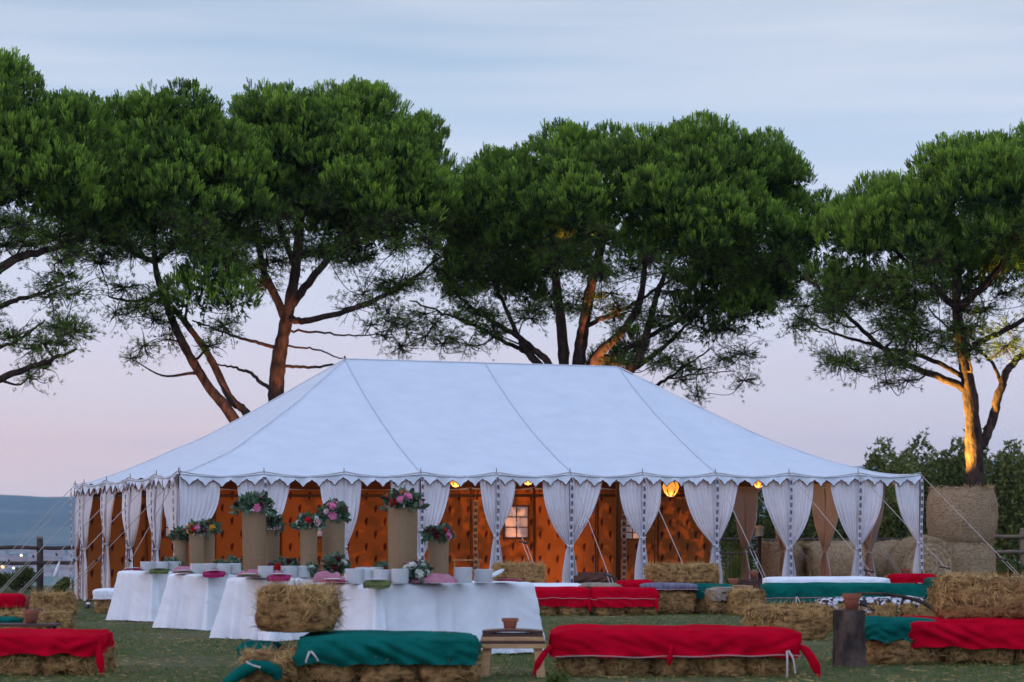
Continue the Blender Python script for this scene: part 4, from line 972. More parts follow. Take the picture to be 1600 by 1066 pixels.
# stave stools / little tables
def stool(label, x, y, w, d, h, m1, m2, legm, group='small stave tables', rz=0, legs=4, splay=.03):
    T = thing('stave_table', label, 'small table', (x, y, 0), rz, group)
    n = 5; ap = .17*h/.42
    for i in range(n):                                      # top staves, gently arched
        y0 = -d/2+d*i/n; V = MB(); m = 7
        for k in range(m-1):
            x0, x1 = -w/2+w*k/(m-1), -w/2+w*(k+1)/(m-1); z0, z1 = [h-.02+.014*(1-(2*q/w)**2) for q in (x0, x1)]
            V.add([(x0, y0+.004, z0-.022), (x1, y0+.004, z1-.022), (x1, y0+d/n-.004, z1-.022), (x0, y0+d/n-.004, z0-.022), (x0, y0+.004, z0), (x1, y0+.004, z1), (x1, y0+d/n-.004, z1), (x0, y0+d/n-.004, z0)],
                  [(3, 2, 1, 0), (4, 5, 6, 7), (0, 1, 5, 4), (2, 3, 7, 6)]+([(3, 0, 4, 7)] if k == 0 else [])+([(1, 2, 6, 5)] if k == m-2 else []))
        V.build('top_stave', m1 if i % 2 else m2, T)
    z = h-.045
    for sy in (-1, 1):
        zz = z
        ap = .125*h/.42
        for k, f in enumerate((.20, .30, .18, .32)):          # apron staves, each a little prouder and wider than the one above
            hh = ap*f; o = .006*k; ww = w/2+.010*k
            a, b = sorted((sy*(d/2+o), sy*(d/2+o-.024)))
            MB().box(-ww, ww, a, b, zz-hh+.003, zz).build('apron_stave', (m2, m1)[k % 2], T, bevel=.003); zz -= hh
    zb_ = h-.05-ap*.75
    for sx in (-1, 1):
        for sy in (-1, 1):
            x0 = sx*(w/2-.055); x1 = sx*(w/2-.045+splay); y0 = sy*(d/2-.05); y1 = sy*(d/2-.02)
            MB().beam((x0, y0, h-.05), (x1, y1, 0), .075, .04).build('leg', legm, T, bevel=.003)
    return T
Zw = GZ(1060)
stool('foreground wooden stave stool between the teal and red mattresses, pot on top', pxw(801, Zw), Zw+.15, .52, .34, .425, wood_tan, wood_dark, wood_tan)
pot('terracotta pot on the foreground wooden stool', pxw(797, Zw+.17), Zw+.17, .405, .105, .072)
Zv = GZ(958)
stool('small stave table with a blue grey top on the far lawn', pxw(1145, Zv), Zv+.15, .66, .4, .47, wood_grey, wood_tan, wood_tan)
pot('shallow reddish pot on the blue grey stave table', pxw(1146, Zv+.15), Zv+.15, .465, .11, .09)
Zd = 41.2
stool('low dark red table beside the green white mattress, in front of the round bales', pxw(1180, Zd), Zd, .48, .3, .56, wood_dark, wood_dark, wood_dark)
pot('pot on the low dark red table', pxw(1178, Zd), Zd, .555, .13, .08)

# ------------------------------------------------------------------ far lawn: beds in front of the tent
Zm = GZ(962); s = F/Zm
for i, (a, b) in enumerate(((818, 923), (923, 1028))):
    lb = ['left one of the two red far mattresses, beside the last banquet table', 'right one of the two red far mattresses, ending at the grey striped cushion'][i]
    x = pxw((a+b)/2, Zm)
    bed_bales(x, Zm+.45, 0, (b-a)/s*.97, .9, 2, 1, .27, ['left', 'right'][i]+' red far mattress', 100+10*i, nst=900)
    mattress(lb, x, Zm+.45, 0, (b-a)/s-.005, 1.0, .27, .45, red, 20+i, hem=.14, band=.275, tails=(((b-a)/s/2-.05, -.48, .04, .2, .05),), wr=.018)
mattress('white mattress behind the left red far mattress', pxw(862, Zm+1.3), Zm+1.35, 0, 1.15, .8, .3, .50, white_cloth, 24)
bale('bale under the white mattress behind the red ones', pxw(862, Zm+1.3), Zm+1.35, 0, 0, 1.1, .75, .295, seed=1, nst=700)
T = mattress('crumpled beige cloth on the bales behind the red far mattresses', pxw(935, Zm+1.2), Zm+1.2, .1, .66, .6, .40, .50, material('beige_cloth', (.32, .25, .19), (.24, .18, .13), rough=.9, scale=8), 26, cat='cloth', name='beige_cloth', wr=.03)
bale('bale carrying the crumpled beige cloth', pxw(935, Zm+1.2), Zm+1.2, 0, .1, .7, .6, .39, seed=2, nst=500)
bale('bale set as a backrest left of centre in front of the white paned window', pxw(811, Zm+1.9), Zm+1.9, .44, radians(4), .84, .45, .38, seed=6, nst=2400, group='bales used as backrests on mattresses')
bale('hidden base bale under the backrest in front of the white paned window' if 0 else 'base bale under the backrest bale in front of the white paned window', pxw(811, Zm+1.9), Zm+1.9, 0, 0, .9, .5, .435, seed=8, nst=500)
stripe = material('striped_cushion', (.20, .19, .26), (.11, .10, .15), rough=.9, scale=30, stretch=(1, .1, .1), detail=1)
mattress('grey striped cushion lying on a bale right of the red far mattresses', pxw(1045, Zm+.9), Zm+.95, 0, .88, .7, .40, .515, stripe, 28, cat='cushion', name='cushion', band=.405)
bale('bale under the grey striped cushion', pxw(1045, Zm+.9), Zm+.95, 0, 0, .85, .65, .39, seed=4, nst=600)
mattress('red cushion behind the grey striped cushion', pxw(992, Zm+1.7), Zm+1.8, 0, .6, .5, .40, .55, red, 29, cat='cushion', name='cushion')
bale('bale under the red cushion behind the striped one', pxw(992, Zm+1.7), Zm+1.8, 0, 0, .6, .5, .39, seed=5, nst=300)
Zg = GZ(957); bale('bale on the grass between the red far mattresses and the blue grey table', pxw(1066, Zg+.2), Zg+.24, 0, radians(3), .80, .45, .40, seed=9, nst=2200)
bale('bale set as a backrest right of centre, behind the striped cushion', pxw(1066, Zm+2.0), Zm+2.1, .46, radians(-3), 1.18, .46, .34, seed=3, nst=3200, group='bales used as backrests on mattresses')
bale('base bale under the backrest bale behind the striped cushion', pxw(1066, Zm+2.0), Zm+2.1, 0, 0, 1.1, .5, .455, seed=1, nst=500)
mattress('teal mattress piece between the striped cushion and the blue grey table', pxw(1112, Zm+1.2), Zm+1.2, 0, .66, .7, .38, .50, teal, 30, hem=.25)
bale('bale under the teal mattress piece near the blue grey table', pxw(1112, Zm+1.2), Zm+1.2, 0, 0, .6, .6, .37, seed=2, nst=600)
bale('bale right behind the blue grey stave table', pxw(1180, Zm-.2), Zm+.1, 0, radians(8), .75, .5, .40, seed=5, nst=2000)
mattress('beige sacking thrown over the bale behind the blue grey table', pxw(1128, Zm+.5), Zm+.55, .2, .45, .4, .40, .45, MC['beige_cloth'], 33, cat='cloth', name='beige_cloth', hem=.22, wr=.02)
bale('bale under the beige sacking behind the blue grey table', pxw(1128, Zm+.5), Zm+.55, 0, .2, .45, .4, .395, seed=6, nst=600)
# teal and white bed right
Zx = 38.6; s = F/Zx
xg = pxw(1322, Zx)
bed_bales(xg, Zx+.5, .0, 2.45, .95, 3, 1, .30, 'long teal far mattress', 130, nst=900)
mattress('long teal mattress on the far lawn in front of the long white mattress', xg, Zx+.5, 0, 2.56, 1.0, .30, .52, teal, 40, hem=.2, band=.29, ties=((-.8, -.53, .0, .22),), wr=.018, tails=((1.24, -.4, .02, .06, .05),))
mattress('long white mattress directly behind the long teal one', pxw(1290, Zx+1.5), Zx+1.5, 0, 2.0, .9, .40, .61, white_cloth, 41)
for i in range(3): bale(['left', 'middle', 'right'][i]+' bale under the long white mattress', pxw(1290, Zx+1.5)+(i-1)*.65, Zx+1.5, 0, pi/2, .85, .62, .39, seed=i, nst=400)
# zebra cloth on bales
zeb = bpy.data.materials.new('zebra_cloth'); zeb.use_nodes = True; t = zeb.node_tree; N_, L_ = t.nodes, t.links
v = N_.new('ShaderNodeTexNoise'); v.inputs['Scale'].default_value = 15; v.inputs['Detail'].default_value = .5; v.inputs['Distortion'].default_value = .5
tcn = N_.new('ShaderNodeTexCoord'); L_.new(tcn.outputs['Object'], v.inputs['Vector'])
rr = N_.new('ShaderNodeValToRGB'); rr.color_ramp.interpolation = 'CONSTANT'; rr.color_ramp.elements[0].color = (.02, .018, .025, 1); rr.color_ramp.elements[1].position = .5; rr.color_ramp.elements[1].color = (.62, .60, .64, 1)
L_.new(v.outputs[0], rr.inputs[0]); L_.new(rr.outputs[0], N_['Principled BSDF'].inputs['Base Color']); N_['Principled BSDF'].inputs['Roughness'].default_value = .85
Ze = 31.5; s = F/Ze
for i, (x, w) in enumerate(((1312, 60), (1375, 64), (1440, 62))):
    bale(['leftmost', 'middle', 'rightmost'][i]+' bale of the row under the zebra print cloth', pxw(x, Ze), Ze+.3, 0, radians((4, -3, 5)[i]), w/s*1.02, .6, .37, seed=i+3, nst=1500, group='bales under the zebra print cloth')
T = mattress('black and white zebra print cloth thrown over bales behind the stump', pxw(1365, Ze), Ze+.32, .03, 1.40, .52, .375, .45, zeb, 50, cat='cloth', name='zebra_cloth', hem=.27, wr=.03)
T.children[0].scale = (1, 1, 1)
br = MB().tube(spline([(pxw(1340, 30.9), 30.9, .52), (pxw(1390, 30.9), 30.9, .50), (pxw(1435, 30.9), 30.85, .42), (pxw(1462, 30.9), 30.8, .27), (pxw(1470, 30.9), 30.8, .12)], 6), np.linspace(.014, .034, 25), 8).build('dry_branch', bark, smooth=True)
tag(br, 'bent dark dry branch lying over the zebra print cloth', 'branch')
# right far cushions
Zc = 45
mattress('red cushion with pale stripes at the right tent corner, bale with pot behind', pxw(1425, Zc), Zc, 0, .80, .7, .42, .60, red, 52, cat='cushion', name='cushion', ties=((.05, -.36, .05, -.0),))
bale('bale under the red cushion at the right tent corner', pxw(1425, Zc), Zc, 0, 0, .8, .7, .41, seed=2, nst=800)
pot('terracotta pot behind the red cushion at the right tent corner', pxw(1415, Zc+.7), Zc+.7, .56, .13, .10)
bale('bale carrying the pot at the right tent corner', pxw(1415, Zc+.75), Zc+.75, 0, 0, .8, .5, .555, seed=3, nst=900)
mattress('teal cushion between the red corner cushion and the big bale at the right edge', pxw(1492, 42), 42, 0, .95, .7, .40, .575, teal, 54, cat='cushion', name='cushion')
bale('bale under the teal cushion near the right edge', pxw(1492, 42), 42, 0, 0, 1.0, .7, .39, seed=4, nst=800)
mattress('teal cushion at the far right edge just above the big bale', pxw(1590, 42), 42, 0, .45, .6, .36, .54, teal, 55, cat='cushion', name='cushion')
bale('bale under the teal cushion at the far right edge', pxw(1590, 42), 42, 0, 0, .5, .6, .35, seed=4, nst=300)

# ------------------------------------------------------------------ left side pieces
Z1 = GZ(962); bale('bale on the grass under the left fence, beside the tent corner', pxw(82, Z1+.2), Z1+.24, 0, radians(4), .68, .45, .36, seed=7, nst=1900)
Z2 = GZ(990); bale('low bale at the left with a pot in front of it', pxw(52, Z2+.2), Z2+.3, 0, radians(-3), .92, .5, .27, seed=8, nst=1900)
pot('terracotta pot at the left in front of the low bale', pxw(49, GZ(1000)), GZ(1000), .20, .16, .095)
Tt = thing('low_table', 'low dark wooden table under the left terracotta pot, behind the red mattress', 'table', (pxw(30, GZ(1000)), GZ(1000)+.05, 0))
MB().box(-.5, .45, -.22, .22, .165, .195).build('table_top', wood_dark, Tt, bevel=.004)
for sx, sy in ((-.42, -.17), (.38, -.17), (-.42, .17), (.38, .17)): MB().box(sx-.025, sx+.025, sy-.025, sy+.025, 0, .163).build('leg', wood_dark, Tt)
pot('brown pot at the left between the red cushion and the grass bale', pxw(38, 37.5), 37.5, .15, .2, .10)
tag(MB().box(-.3, .3, -.2, .2, 0, .148, bev=0).build('pot_crate', wood_dark, loc=(pxw(38, 37.5), 37.5, 0), bevel=.01), 'dark low crate under the brown pot at the left', 'crate')
mattress('small red cushion at the left edge near the low shrubs', pxw(-5, 36.5), 36.5, 0, .72, .7, .20, .40, red, 60, cat='cushion', name='cushion')
bale('bale under the small red cushion at the left edge', pxw(-5, 36.5), 36.5, 0, 0, .7, .6, .195, seed=1, nst=500)
mattress('flat teal cushion at the left edge in front of the low bale', pxw(0, 30.5), 30.5, 0, .46, .6, .16, .235, teal, 61, cat='cushion', name='cushion')
bale('bale under the flat teal cushion at the left edge', pxw(0, 30.5), 30.5, 0, 0, .5, .6, .155, seed=1, nst=400)
Zy = 40.0
mattress('white cushion on a bale beside the left end of the banquet tables', pxw(176, Zy), Zy, 0, .58, .55, .24, .42, white_cloth, 62, cat='cushion', name='cushion', band=.235)
bale('bale under the white cushion beside the banquet tables', pxw(176, Zy), Zy, 0, 0, .52, .5, .235, seed=6, nst=1400)
T = thing('grey_shoes', 'pair of dark grey shoes left on the grass before the tent corner', 'shoes', (pxw(143, 42.5), 42.5, 0))
for sx in (-.07, .07):
    V, Fl = tube([(sx, -.14, .03), (sx, -.10, .045), (sx, 0, .05), (sx, .08, .06), (sx, .13, .05)], [.015, .04, .042, .04, .02], 12); put('shoe', mesh('shoe', V, Fl), material('grey_shoe', (.05, .05, .06), rough=.6), T)
    MB().lathe([(0.02, 0), (.036, .0), (.033, .04), (.02, .05)], 12).build('shoe_opening', white_cloth, T, smooth=True, loc=(sx, .06, .07))

# ------------------------------------------------------------------ banquet tables
AL = radians(40); TH_ = .75
tabs = [(238, 35.4, 'farthest banquet table, at the left end of the row'), (325, 31.9, 'second banquet table from the left'), (428, 28.3, 'third banquet table, behind the upright bale'), (587, 24.0, 'nearest banquet table, behind the wooden stool')]
LT, WT = 2.1, 1.0; TAB = []
for i, (px, Z, lb) in enumerate(tabs):
    c = np.array([pxw(px, Z), Z]); u = np.array([cos(AL), sin(AL)]); v = np.array([-sin(AL), cos(AL)])
    m = c+u*LT/2+v*WT/2; TAB.append((c, u, v))
    T = thing('banquet_table', lb, 'table', (m[0], m[1], 0), AL, 'trestle tables under white cloths')
    MB().box(-LT/2+.03, LT/2-.03, -WT/2+.03, WT/2-.03, TH_-.05, TH_-.018).build('table_top', wood_tan, T)
    for sx in (-1, 1):
        for sy in (-1, 1): MB().beam((sx*(LT/2-.2), sy*(WT/2-.1), 0), (sx*(LT/2-.2), sy*(WT/2-.1), TH_-.052), .04).build('leg', fence_m, T)
    V, Fl = cover(LT, WT, TH_, .0, 70+i, r=.03, puff=.001, bulge=.0, flare=.07, fold=.02, nf=15, n=320, hemvar=.03, wr=.006, rows=22, corner=.13)
    o = put('tablecloth', mesh('tablecloth', V, Fl), white_cloth, loc=(m[0], m[1], 0)); o.rotation_euler = (0, 0, AL)
    tag(o, 'white floor length cloth on the '+lb, 'tablecloth', 'white tablecloths')
def on(px, ti, dv, ):
    """point on table ti seen at column px, dv metres behind the line through its near corner"""
    c, u, v = TAB[ti]; Z = c[1]+dv; return pxw(px, Z), Z
ZT = TH_+.004
# plates
pm = MB().lathe([(0, .0), (.078, 0), (.092, .004), (.094, .0095), (.088, .0095), (.078, .004), (0, .004)], 26); PME = mesh('plate', pm.V, pm.F); PME.materials.append(plate_m)
def stack(label, px, ti, dv, n, s=1.0, z=0.):
    x, y = on(px, ti, dv); T = thing('plate_stack', label, 'plates', (x, y, ZT+z), group='stacks of white plates')
    for k in range(n):
        o = put('plate', PME, None, T, loc=(random.uniform(-.0015, .0015), random.uniform(-.0015, .0015), k*.0105)); o.scale = (s, s, 1)
stacks = [(229, 0, .10, 9, 1., 'leftmost stack of plates, beside the first magenta napkin'), (252, 0, .16, 9, 1.1, 'stack of plates behind the first green napkin'), (270, 0, .32, 9, 1., 'stack of plates at the right side of the farthest table'),
          (308, 1, .05, 9, 1., 'stack of plates left of the second magenta napkin'), (327, 1, .30, 9, 1.05, 'stack of plates behind the second magenta napkin'), (349, 1, .18, 9, 1., 'stack left of the tallest left vase'), (366, 1, .35, 9, 1., 'stack of plates at the left foot of the tall left vase'),
          (415, 2, .10, 9, 1., 'stack of plates in front of the tall left vase'), (452, 2, .28, 9, 1.1, 'wide stack of plates below the low red and yellow bouquet'), (474, 2, .34, 9, .95, 'stack of plates under the vase with the red rose'),
          (553, 3, .30, 10, 1.0, 'stack of plates left of the short pair, near the leafy green bouquet'), (575, 3, .38, 10, .95, 'second stack of plates left of the tall grey burlap vase'), (597, 3, .26, 9, 1., 'stack behind the second olive napkin on the nearest table'), (625, 3, .16, 10, .95, 'stack of plates left of the pink crumpled cloth'),
          (724, 3, .62, 11, 1.0, 'stack of plates right of the pink crumpled cloth'), (756, 3, .85, 9, 1.05, 'rightmost upright stack of plates on the nearest table')]
for px, ti, dv, n, s_, lb in stacks: stack(lb, px, ti, dv, n+4, s_)
for i, px in enumerate((568, 586)):
    stack(['left', 'right'][i]+' stack of plates in the back row before the tall grey vase', px, 3, .85, 15, .95)
x, y = on(775, 3, .95); o = put('tilted_plate', mesh('tilted_plate', pm.V, pm.F), plate_m, loc=(x, y, ZT+.075)); o.rotation_euler = (radians(10), radians(-28), 0); tag(o, 'white plate leaning tilted at the right end of the plates', 'plate')
o.scale = (1.05, 1.05, 2)
# folded napkins with a plate
def napkin(label, px, ti, dv, w, mat, seed, plate=True, droop=0.):
    x, y = on(px, ti, dv); o_, Fl = cover(w, .19, .028, .002, seed, r=.02, puff=.008, bulge=.006, n=80, hemvar=.002, wr=.006, rows=4)
    o_ = np.array(o_); o_[:, 2] -= droop*np.maximum(0, -(o_[:, 1]+.04))*2
    o = put('napkin', mesh('napkin', o_, Fl), mat, loc=(x, y, ZT)); tag(o, label, 'napkin', 'folded napkins on the tables'); o.rotation_euler = (0, 0, random.uniform(-.1, .1))
    if plate:
        p = put('plate', mesh('plate', pm.V, pm.F), plate_m, loc=(x, y, ZT+.042)); p.scale = (w*3.6,)*2+(1,); tag(p, 'single white plate on the '+label, 'plate', 'plates laid on napkins')
naps = [(208, 0, -.02, .26, magenta, 'magenta napkin at the far left end of the tables'), (250, 0, -.07, .28, olive, 'olive napkin at the corner of the farthest table'), (287, 1, -.0, .25, olive, 'dark olive napkin between the first two tables'),
        (335, 1, -.03, .29, magenta, 'magenta napkin at the corner of the second table'), (389, 2, .0, .25, olive, 'olive napkin below the tall left vase'), (437, 2, -.03, .27, magenta, 'magenta napkin at the corner of the third table'),
        (521, 3, .12, .26, magenta, 'magenta napkin below the leafy green bouquet'), (590, 3, -.03, .27, olive, 'olive napkin at the corner of the nearest table'), (795, 3, 1.02, .25, magenta, 'magenta napkin at the right end of the nearest table')]
for i, (px, ti, dv, w, m, lb) in enumerate(naps): napkin(lb, px, ti, dv, w, m, 90+i, plate=i != 8, droop=.5 if i in (1, 3, 5, 7) else 0)
def crumple(label, px, ti, dv, w, d, h, seed, z=0):
    x, y = on(px, ti, dv); n, m = 44, 26; V = []
    for j in range(m):
        for i in range(n):
            a, b = 2*i/(n-1)-1, 2*j/(m-1)-1; e = max(0, 1-(a*a)**1.6)*max(0, 1-(b*b)**1.5)
            f = .5+.5*sin(a*4.2+b*5.5+2.6*nz3(a*1.3+seed, b*1.5)*2+seed); r = .5+.5*sin(b*7-a*3+3*nz3(a*1.8, b*1.4+seed))
            V.append((a*w/2*(1+.08*nz3(b*3, seed)), b*d/2*(1+.08*nz3(a*3, seed)), .004+.72*h*e**.4*(.30*r+.34*f+.36+.25*nz3(a*2+seed, b*2))))
    o = put('crumpled_cloth', mesh('crumpled_cloth', V, grid_faces(m, n)), pink_cloth, loc=(x, y, ZT+z)); tag(o, label, 'cloth', 'crumpled pink cloths on the tables')
crumple('pink crumpled cloth right of the short grey vase, on the nearest table', 678, 3, .42, .46, .28, .15, 3)
crumple('rolled pink cloth behind the leafy green bouquet', 512, 3, .62, .30, .22, .16, 7); crumple('pink cloth lying under the leafy green bouquet', 530, 3, .50, .26, .2, .09, 9)
crumple('long pink cloth heap left of the tall left vase', 300, 1, .55, .5, .25, .14, 11); crumple('pink cloth in front of the tall left vase', 398, 2, .22, .42, .2, .13, 13)
crumple('small pink cloth behind the plates at the right of the green bouquet', 560, 3, .75, .26, .2, .12, 15); crumple('tiny pink cloth knot among the second table plates', 336, 1, .10, .14, .12, .11, 17)
crumple('tiny rosy cloth between the third table stacks', 434, 2, .12, .13, .12, .12, 19)

# ------------------------------------------------------------------ flower arrangements
petal = {}
def pmat(n, c, c2): petal[n] = material('petal_'+n, c, c2, rough=.6, scale=30)
pmat('pink', (.72, .18, .34), (.80, .30, .45)); pmat('red', (.55, .012, .018), (.40, .006, .012)); pmat('dark', (.13, .006, .018), (.08, .004, .01)); pmat('orange', (.78, .17, .04), (.70, .10, .03))
pmat('yellow', (.80, .45, .05), (.75, .35, .04)); pmat('blush', (.80, .55, .55), (.75, .45, .48)); pmat('magenta', (.50, .03, .20), (.42, .02, .14)); pmat('rust', (.30, .06, .03), (.2, .03, .02)); pmat('white', (.72, .72, .66), (.6, .6, .52))
RM = {}
def rose_mesh(k):
    if k in RM: return RM[k]
    V, Fl = [], []
    for ring, (n, r, z, tilt, s) in enumerate(((3, .12, .55, 1.35, .42), (5, .30, .45, 1.1, .5), (6, .52, .28, .8, .58), (7, .72, .05, .45, .62))):
        for i in range(n):
            a = 2*pi*i/n+ring*.7; b = len(V); c = Vector((cos(a), sin(a), 0)); t = Vector((-sin(a), cos(a), 0)); up = c*cos(tilt)+Vector((0, 0, 1))*sin(tilt)
            o = c*r*.45+Vector((0, 0, z-.35))
            for u in (0, .35, .7, 1):
                w = s*(.25+.9*sin(pi*min(1, u*.62+.12)))
                for q in (-1, 0, 1): V.append(tuple(o+up*u*s*1.25+t*q*w*.55-c*(abs(q)*.16*u)+c*.18*u*u))
            for u in range(3):
                for q in range(2): Fl.append((b+u*3+q, b+u*3+q+1, b+u*3+q+4, b+u*3+q+3))
    b = len(V)
    for r, z in ((.30, -.3), (.45, .0), (.42, .35), (.2, .55)):
        for i in range(8): V.append((r*cos(i*pi/4), r*sin(i*pi/4), z))
    Fl += [tuple(f) for f in grid_faces(4, 8, True, b)]+[(b+24+i for i in range(8))]
    Fl[-1] = tuple(b+24+i for i in range(8))
    me = mesh('flower', V, Fl); me.materials.append(petal[k]); RM[k] = me; return me
def leafblades(g, pos, ax, ln, w):
    """pointed oval leaves: 4 triangles each"""
    n = len(pos); sd = norm(np.cross(ax, g.normal(size=(n, 3)))); nn = norm(np.cross(ax, sd)); l = ln[:, None]; ww = w*ln[:, None]
    pts = [pos, pos+ax*l*.35+sd*ww*.5, pos+ax*l*.35-sd*ww*.5, pos+ax*l*.72+sd*ww*.38-nn*l*.06, pos+ax*l*.72-sd*ww*.38-nn*l*.06, pos+ax*l-nn*l*.14, pos+ax*l*.4+nn*l*.06]
    V = np.stack(pts, 1).reshape(-1, 3); f = np.array([(0, 1, 6), (0, 6, 2), (1, 3, 6), (6, 4, 2), (3, 5, 6), (6, 5, 4)]); Fc = (np.arange(n)[:, None, None]*7+f[None]).reshape(-1, 3)
    return V, Fc
def bouquet(T, z, rx, rz_, cols, seed, nleaf=230, grey=.3, fs=.035, trail=0.):
    g = np.random.default_rng(seed)
    def leaves(n, m, nm, lw, lr):
        d = norm(g.normal(size=(n, 3))*np.array([1, 1, .8])); d[:, 2] = np.where(d[:, 2] < -.3, -d[:, 2], d[:, 2])
        pos = d*g.uniform(.35, .95, n)[:, None]*np.array([rx, rx, rz_]); pos[:, 2] -= trail*np.clip(np.hypot(pos[:, 0], pos[:, 1])/rx-.5, 0, 1)*rz_*1.2
        V, Fc = leafblades(g, pos, norm(d+g.normal(size=(n, 3))*.5), g.uniform(*lr, n), lw)
        put(nm, mesh(nm, V, Fc, smooth=False, attr=np.repeat(g.random(n), 7)), m, T, loc=(0, 0, z), kind='stuff')
    leaves(int(nleaf*1.5*(1-grey)), leaf, 'foliage', .55, (.05, .11)); leaves(int(nleaf*grey), leaf2, 'grey_foliage', .6, (.035, .07))
    nfl = len(cols); placed = []
    for i, k in enumerate(cols):
        for _ in range(30):
            d = norm(g.normal(size=3)); d[1] = -abs(d[1])*.9 if g.random() < .8 else abs(d[1]); d[2] = abs(d[2])*1.0-.12; d = norm(d)
            p = d*np.array([rx, rx, rz_])*.93
            if all(np.linalg.norm(p-q) > fs*1.5 for q in placed): break
        placed.append(p); o = put('flower', rose_mesh(k), None, T, loc=(p[0], p[1], z+p[2])); s_ = fs*g.uniform(.7, 1.15)*1.25; o.scale = (s_,)*3
        o.rotation_euler = Vector(d).to_track_quat('Z', 'Y').to_euler()
def vase(label, px, ti, dv, w, top, cols, seed, rx=.19, rz_=.12, grey=.3, group='burlap wrapped flower vases', nleaf=260, Z=None, trail=.5):
    x, y = on(px, ti, dv); h = HT(top, y)-ZT; r = w/2/F*y
    T = thing('flower_vase', label, 'flower vase', (x, y, ZT), random.uniform(0, 6), group); T.rotation_euler = (0, 0, 0)
    prof = [(0, 0), (r*.90, 0), (r*.92, .01), (r*.97, h*.5), (r*1.0, h-.01), (r*.985, h), (r*.9, h), (r*.88, h-.06), (0, h-.06)]
    V = MB().lathe(prof, 36); V.V = [(a+.002*nz3(a*40, b*40, c*9), b+.002*nz3(a*40+9, b*40, c*9), c) for a, b, c in V.V]; V.build('burlap_vase', burlap, T, smooth=True)
    m = MB(); m.add([(r*1.003*cos(-1.9+t), r*1.003*sin(-1.9+t), z) for z in (.004, h-.004) for t in (0, .05)], [(0, 1, 3, 2)]); m.build('burlap_seam', seamm if 0 else material('burlap_edge', (.30, .20, .12), rough=.95), T)
    bouquet(T, h+rz_*.35, rx, rz_, cols, seed, nleaf, grey, trail=trail)
K = dict(p='pink', r='red', d='dark', o='orange', y='yellow', b='blush', m='magenta', u='rust', w='white')
def C_(s): return [K[c] for c in s]
vase('tallest broad burlap vase, with white, pink and orange flowers, on the nearest table', 629, 3, .60, 47, 793, C_('ppoorwbodw'), 1, rx=.20, rz_=.12)
vase('shorter burlap vase with dark red and pink flowers, right of the tallest one', 685, 3, .92, 33, 842, C_('ddddpmdrd'), 2, rx=.15, rz_=.085, nleaf=200)
vase('tall slender burlap vase with one large red rose', 482, 2, .50, 28, 825, C_('rrbwdwb'), 3, rx=.15, rz_=.11, grey=.6)
vase('tall burlap vase topped by bright pink peonies, beside the red rose vase', 521, 2, .95, 36, 812, C_('ppmpudbup'), 4, rx=.18, rz_=.16)
vase('tall burlap vase with a pink rose and dark flowers, on the third table', 397, 2, .45, 38, 799, C_('pddppwbd'), 5, rx=.23, rz_=.15, nleaf=340)
vase('burlap vase half hidden behind the pink rose vase', 424, 2, 1.0, 26, 828, C_('bwudb'), 6, rx=.14, rz_=.13, grey=.5)
vase('small burlap vase at the far left with red and coral flowers', 283, 0, .60, 22, 842, C_('orrruom'), 7, rx=.14, rz_=.10)
vase('middle one of the three small left vases, with mauve, yellow and orange flowers', 307, 0, .45, 24, 833, C_('mpyyobprb'), 8, rx=.155, rz_=.10)
vase('rightmost of the three small left vases, with rust and yellow flowers', 326, 0, .9, 20, 830, C_('uyruydo'), 9, rx=.15, rz_=.10)
def low_bouquet(label, px, ti, dv, rx, rz_, cols, seed, h=.06, grey=.3, vasem=None, nleaf=240):
    x, y = on(px, ti, dv); T = thing('low_bouquet', label, 'bouquet', (x, y, ZT), group='low bouquets on the tables')
    MB().lathe([(0, 0), (.05, 0), (.065, h*.6), (.07, h+.02), (.06, h+.02), (0, h)], 20).build('bowl', vasem or leaf, T, smooth=True); bouquet(T, h+rz_*.3, rx, rz_, cols, seed, nleaf, grey, trail=.7)
low_bouquet('low bouquet of one pink rose and white blossom beside the tallest vase', 650, 3, .40, .15, .11, C_('pwwwwdwwwm'), 21, grey=.55)
low_bouquet('low bouquet of red, coral and yellow flowers between the tall vases', 446, 2, .65, .21, .11, C_('drrpboyrompddm'), 22)
low_bouquet('leafy dark red bouquet in a green vase left of the nearest plates', 524, 3, .85, .14, .10, C_('ddwudd'), 23, h=.13, grey=.5, vasem=material('green_glass', (.03, .10, .03), rough=.2))
low_bouquet('small bouquet with a pink rose left of the tallest left vase', 365, 1, .8, .10, .10, C_('pdob'), 24)
low_bouquet('low pale green bouquet under the three small left vases', 268, 0, .52, .17, .08, C_('wbwdmw'), 25, grey=.7)
low_bouquet('low trailing bouquet of orange and blue berries beside the pink cloth', 345, 1, .60, .12, .06, C_('oydobd'), 26, nleaf=120)
low_bouquet('small dark bouquet half hidden left of the tallest vase', 600, 3, 1.0, .09, .09, C_('dum'), 27, nleaf=120)
low_bouquet('pink and white posy in front of the red rose vase', 487, 2, .38, .08, .07, C_('pmw'), 28, nleaf=90)
# leaves fallen on the teal mattress
T = thing('leaf_sprig', 'dark leaf sprig lying on the back edge of the teal foreground mattress', 'leaves', (pxw(697, 20.3), 20.3, .400)); g = np.random.default_rng(2)
V, Fc = leafblades(g, g.normal(size=(16, 3))*np.array([.04, .03, .004]), norm(g.normal(size=(16, 3))*np.array([1, 1, .3])), g.uniform(.04, .07, 16), .4); put('leaves', mesh('leaves', V, Fc, smooth=False, attr=np.repeat(g.random(16), 7)), leaf, T)
MB().tube([(-.08, 0, .0), (0, .01, .006), (.08, 0, 0)], .003, 5).build('stem', bark, T)

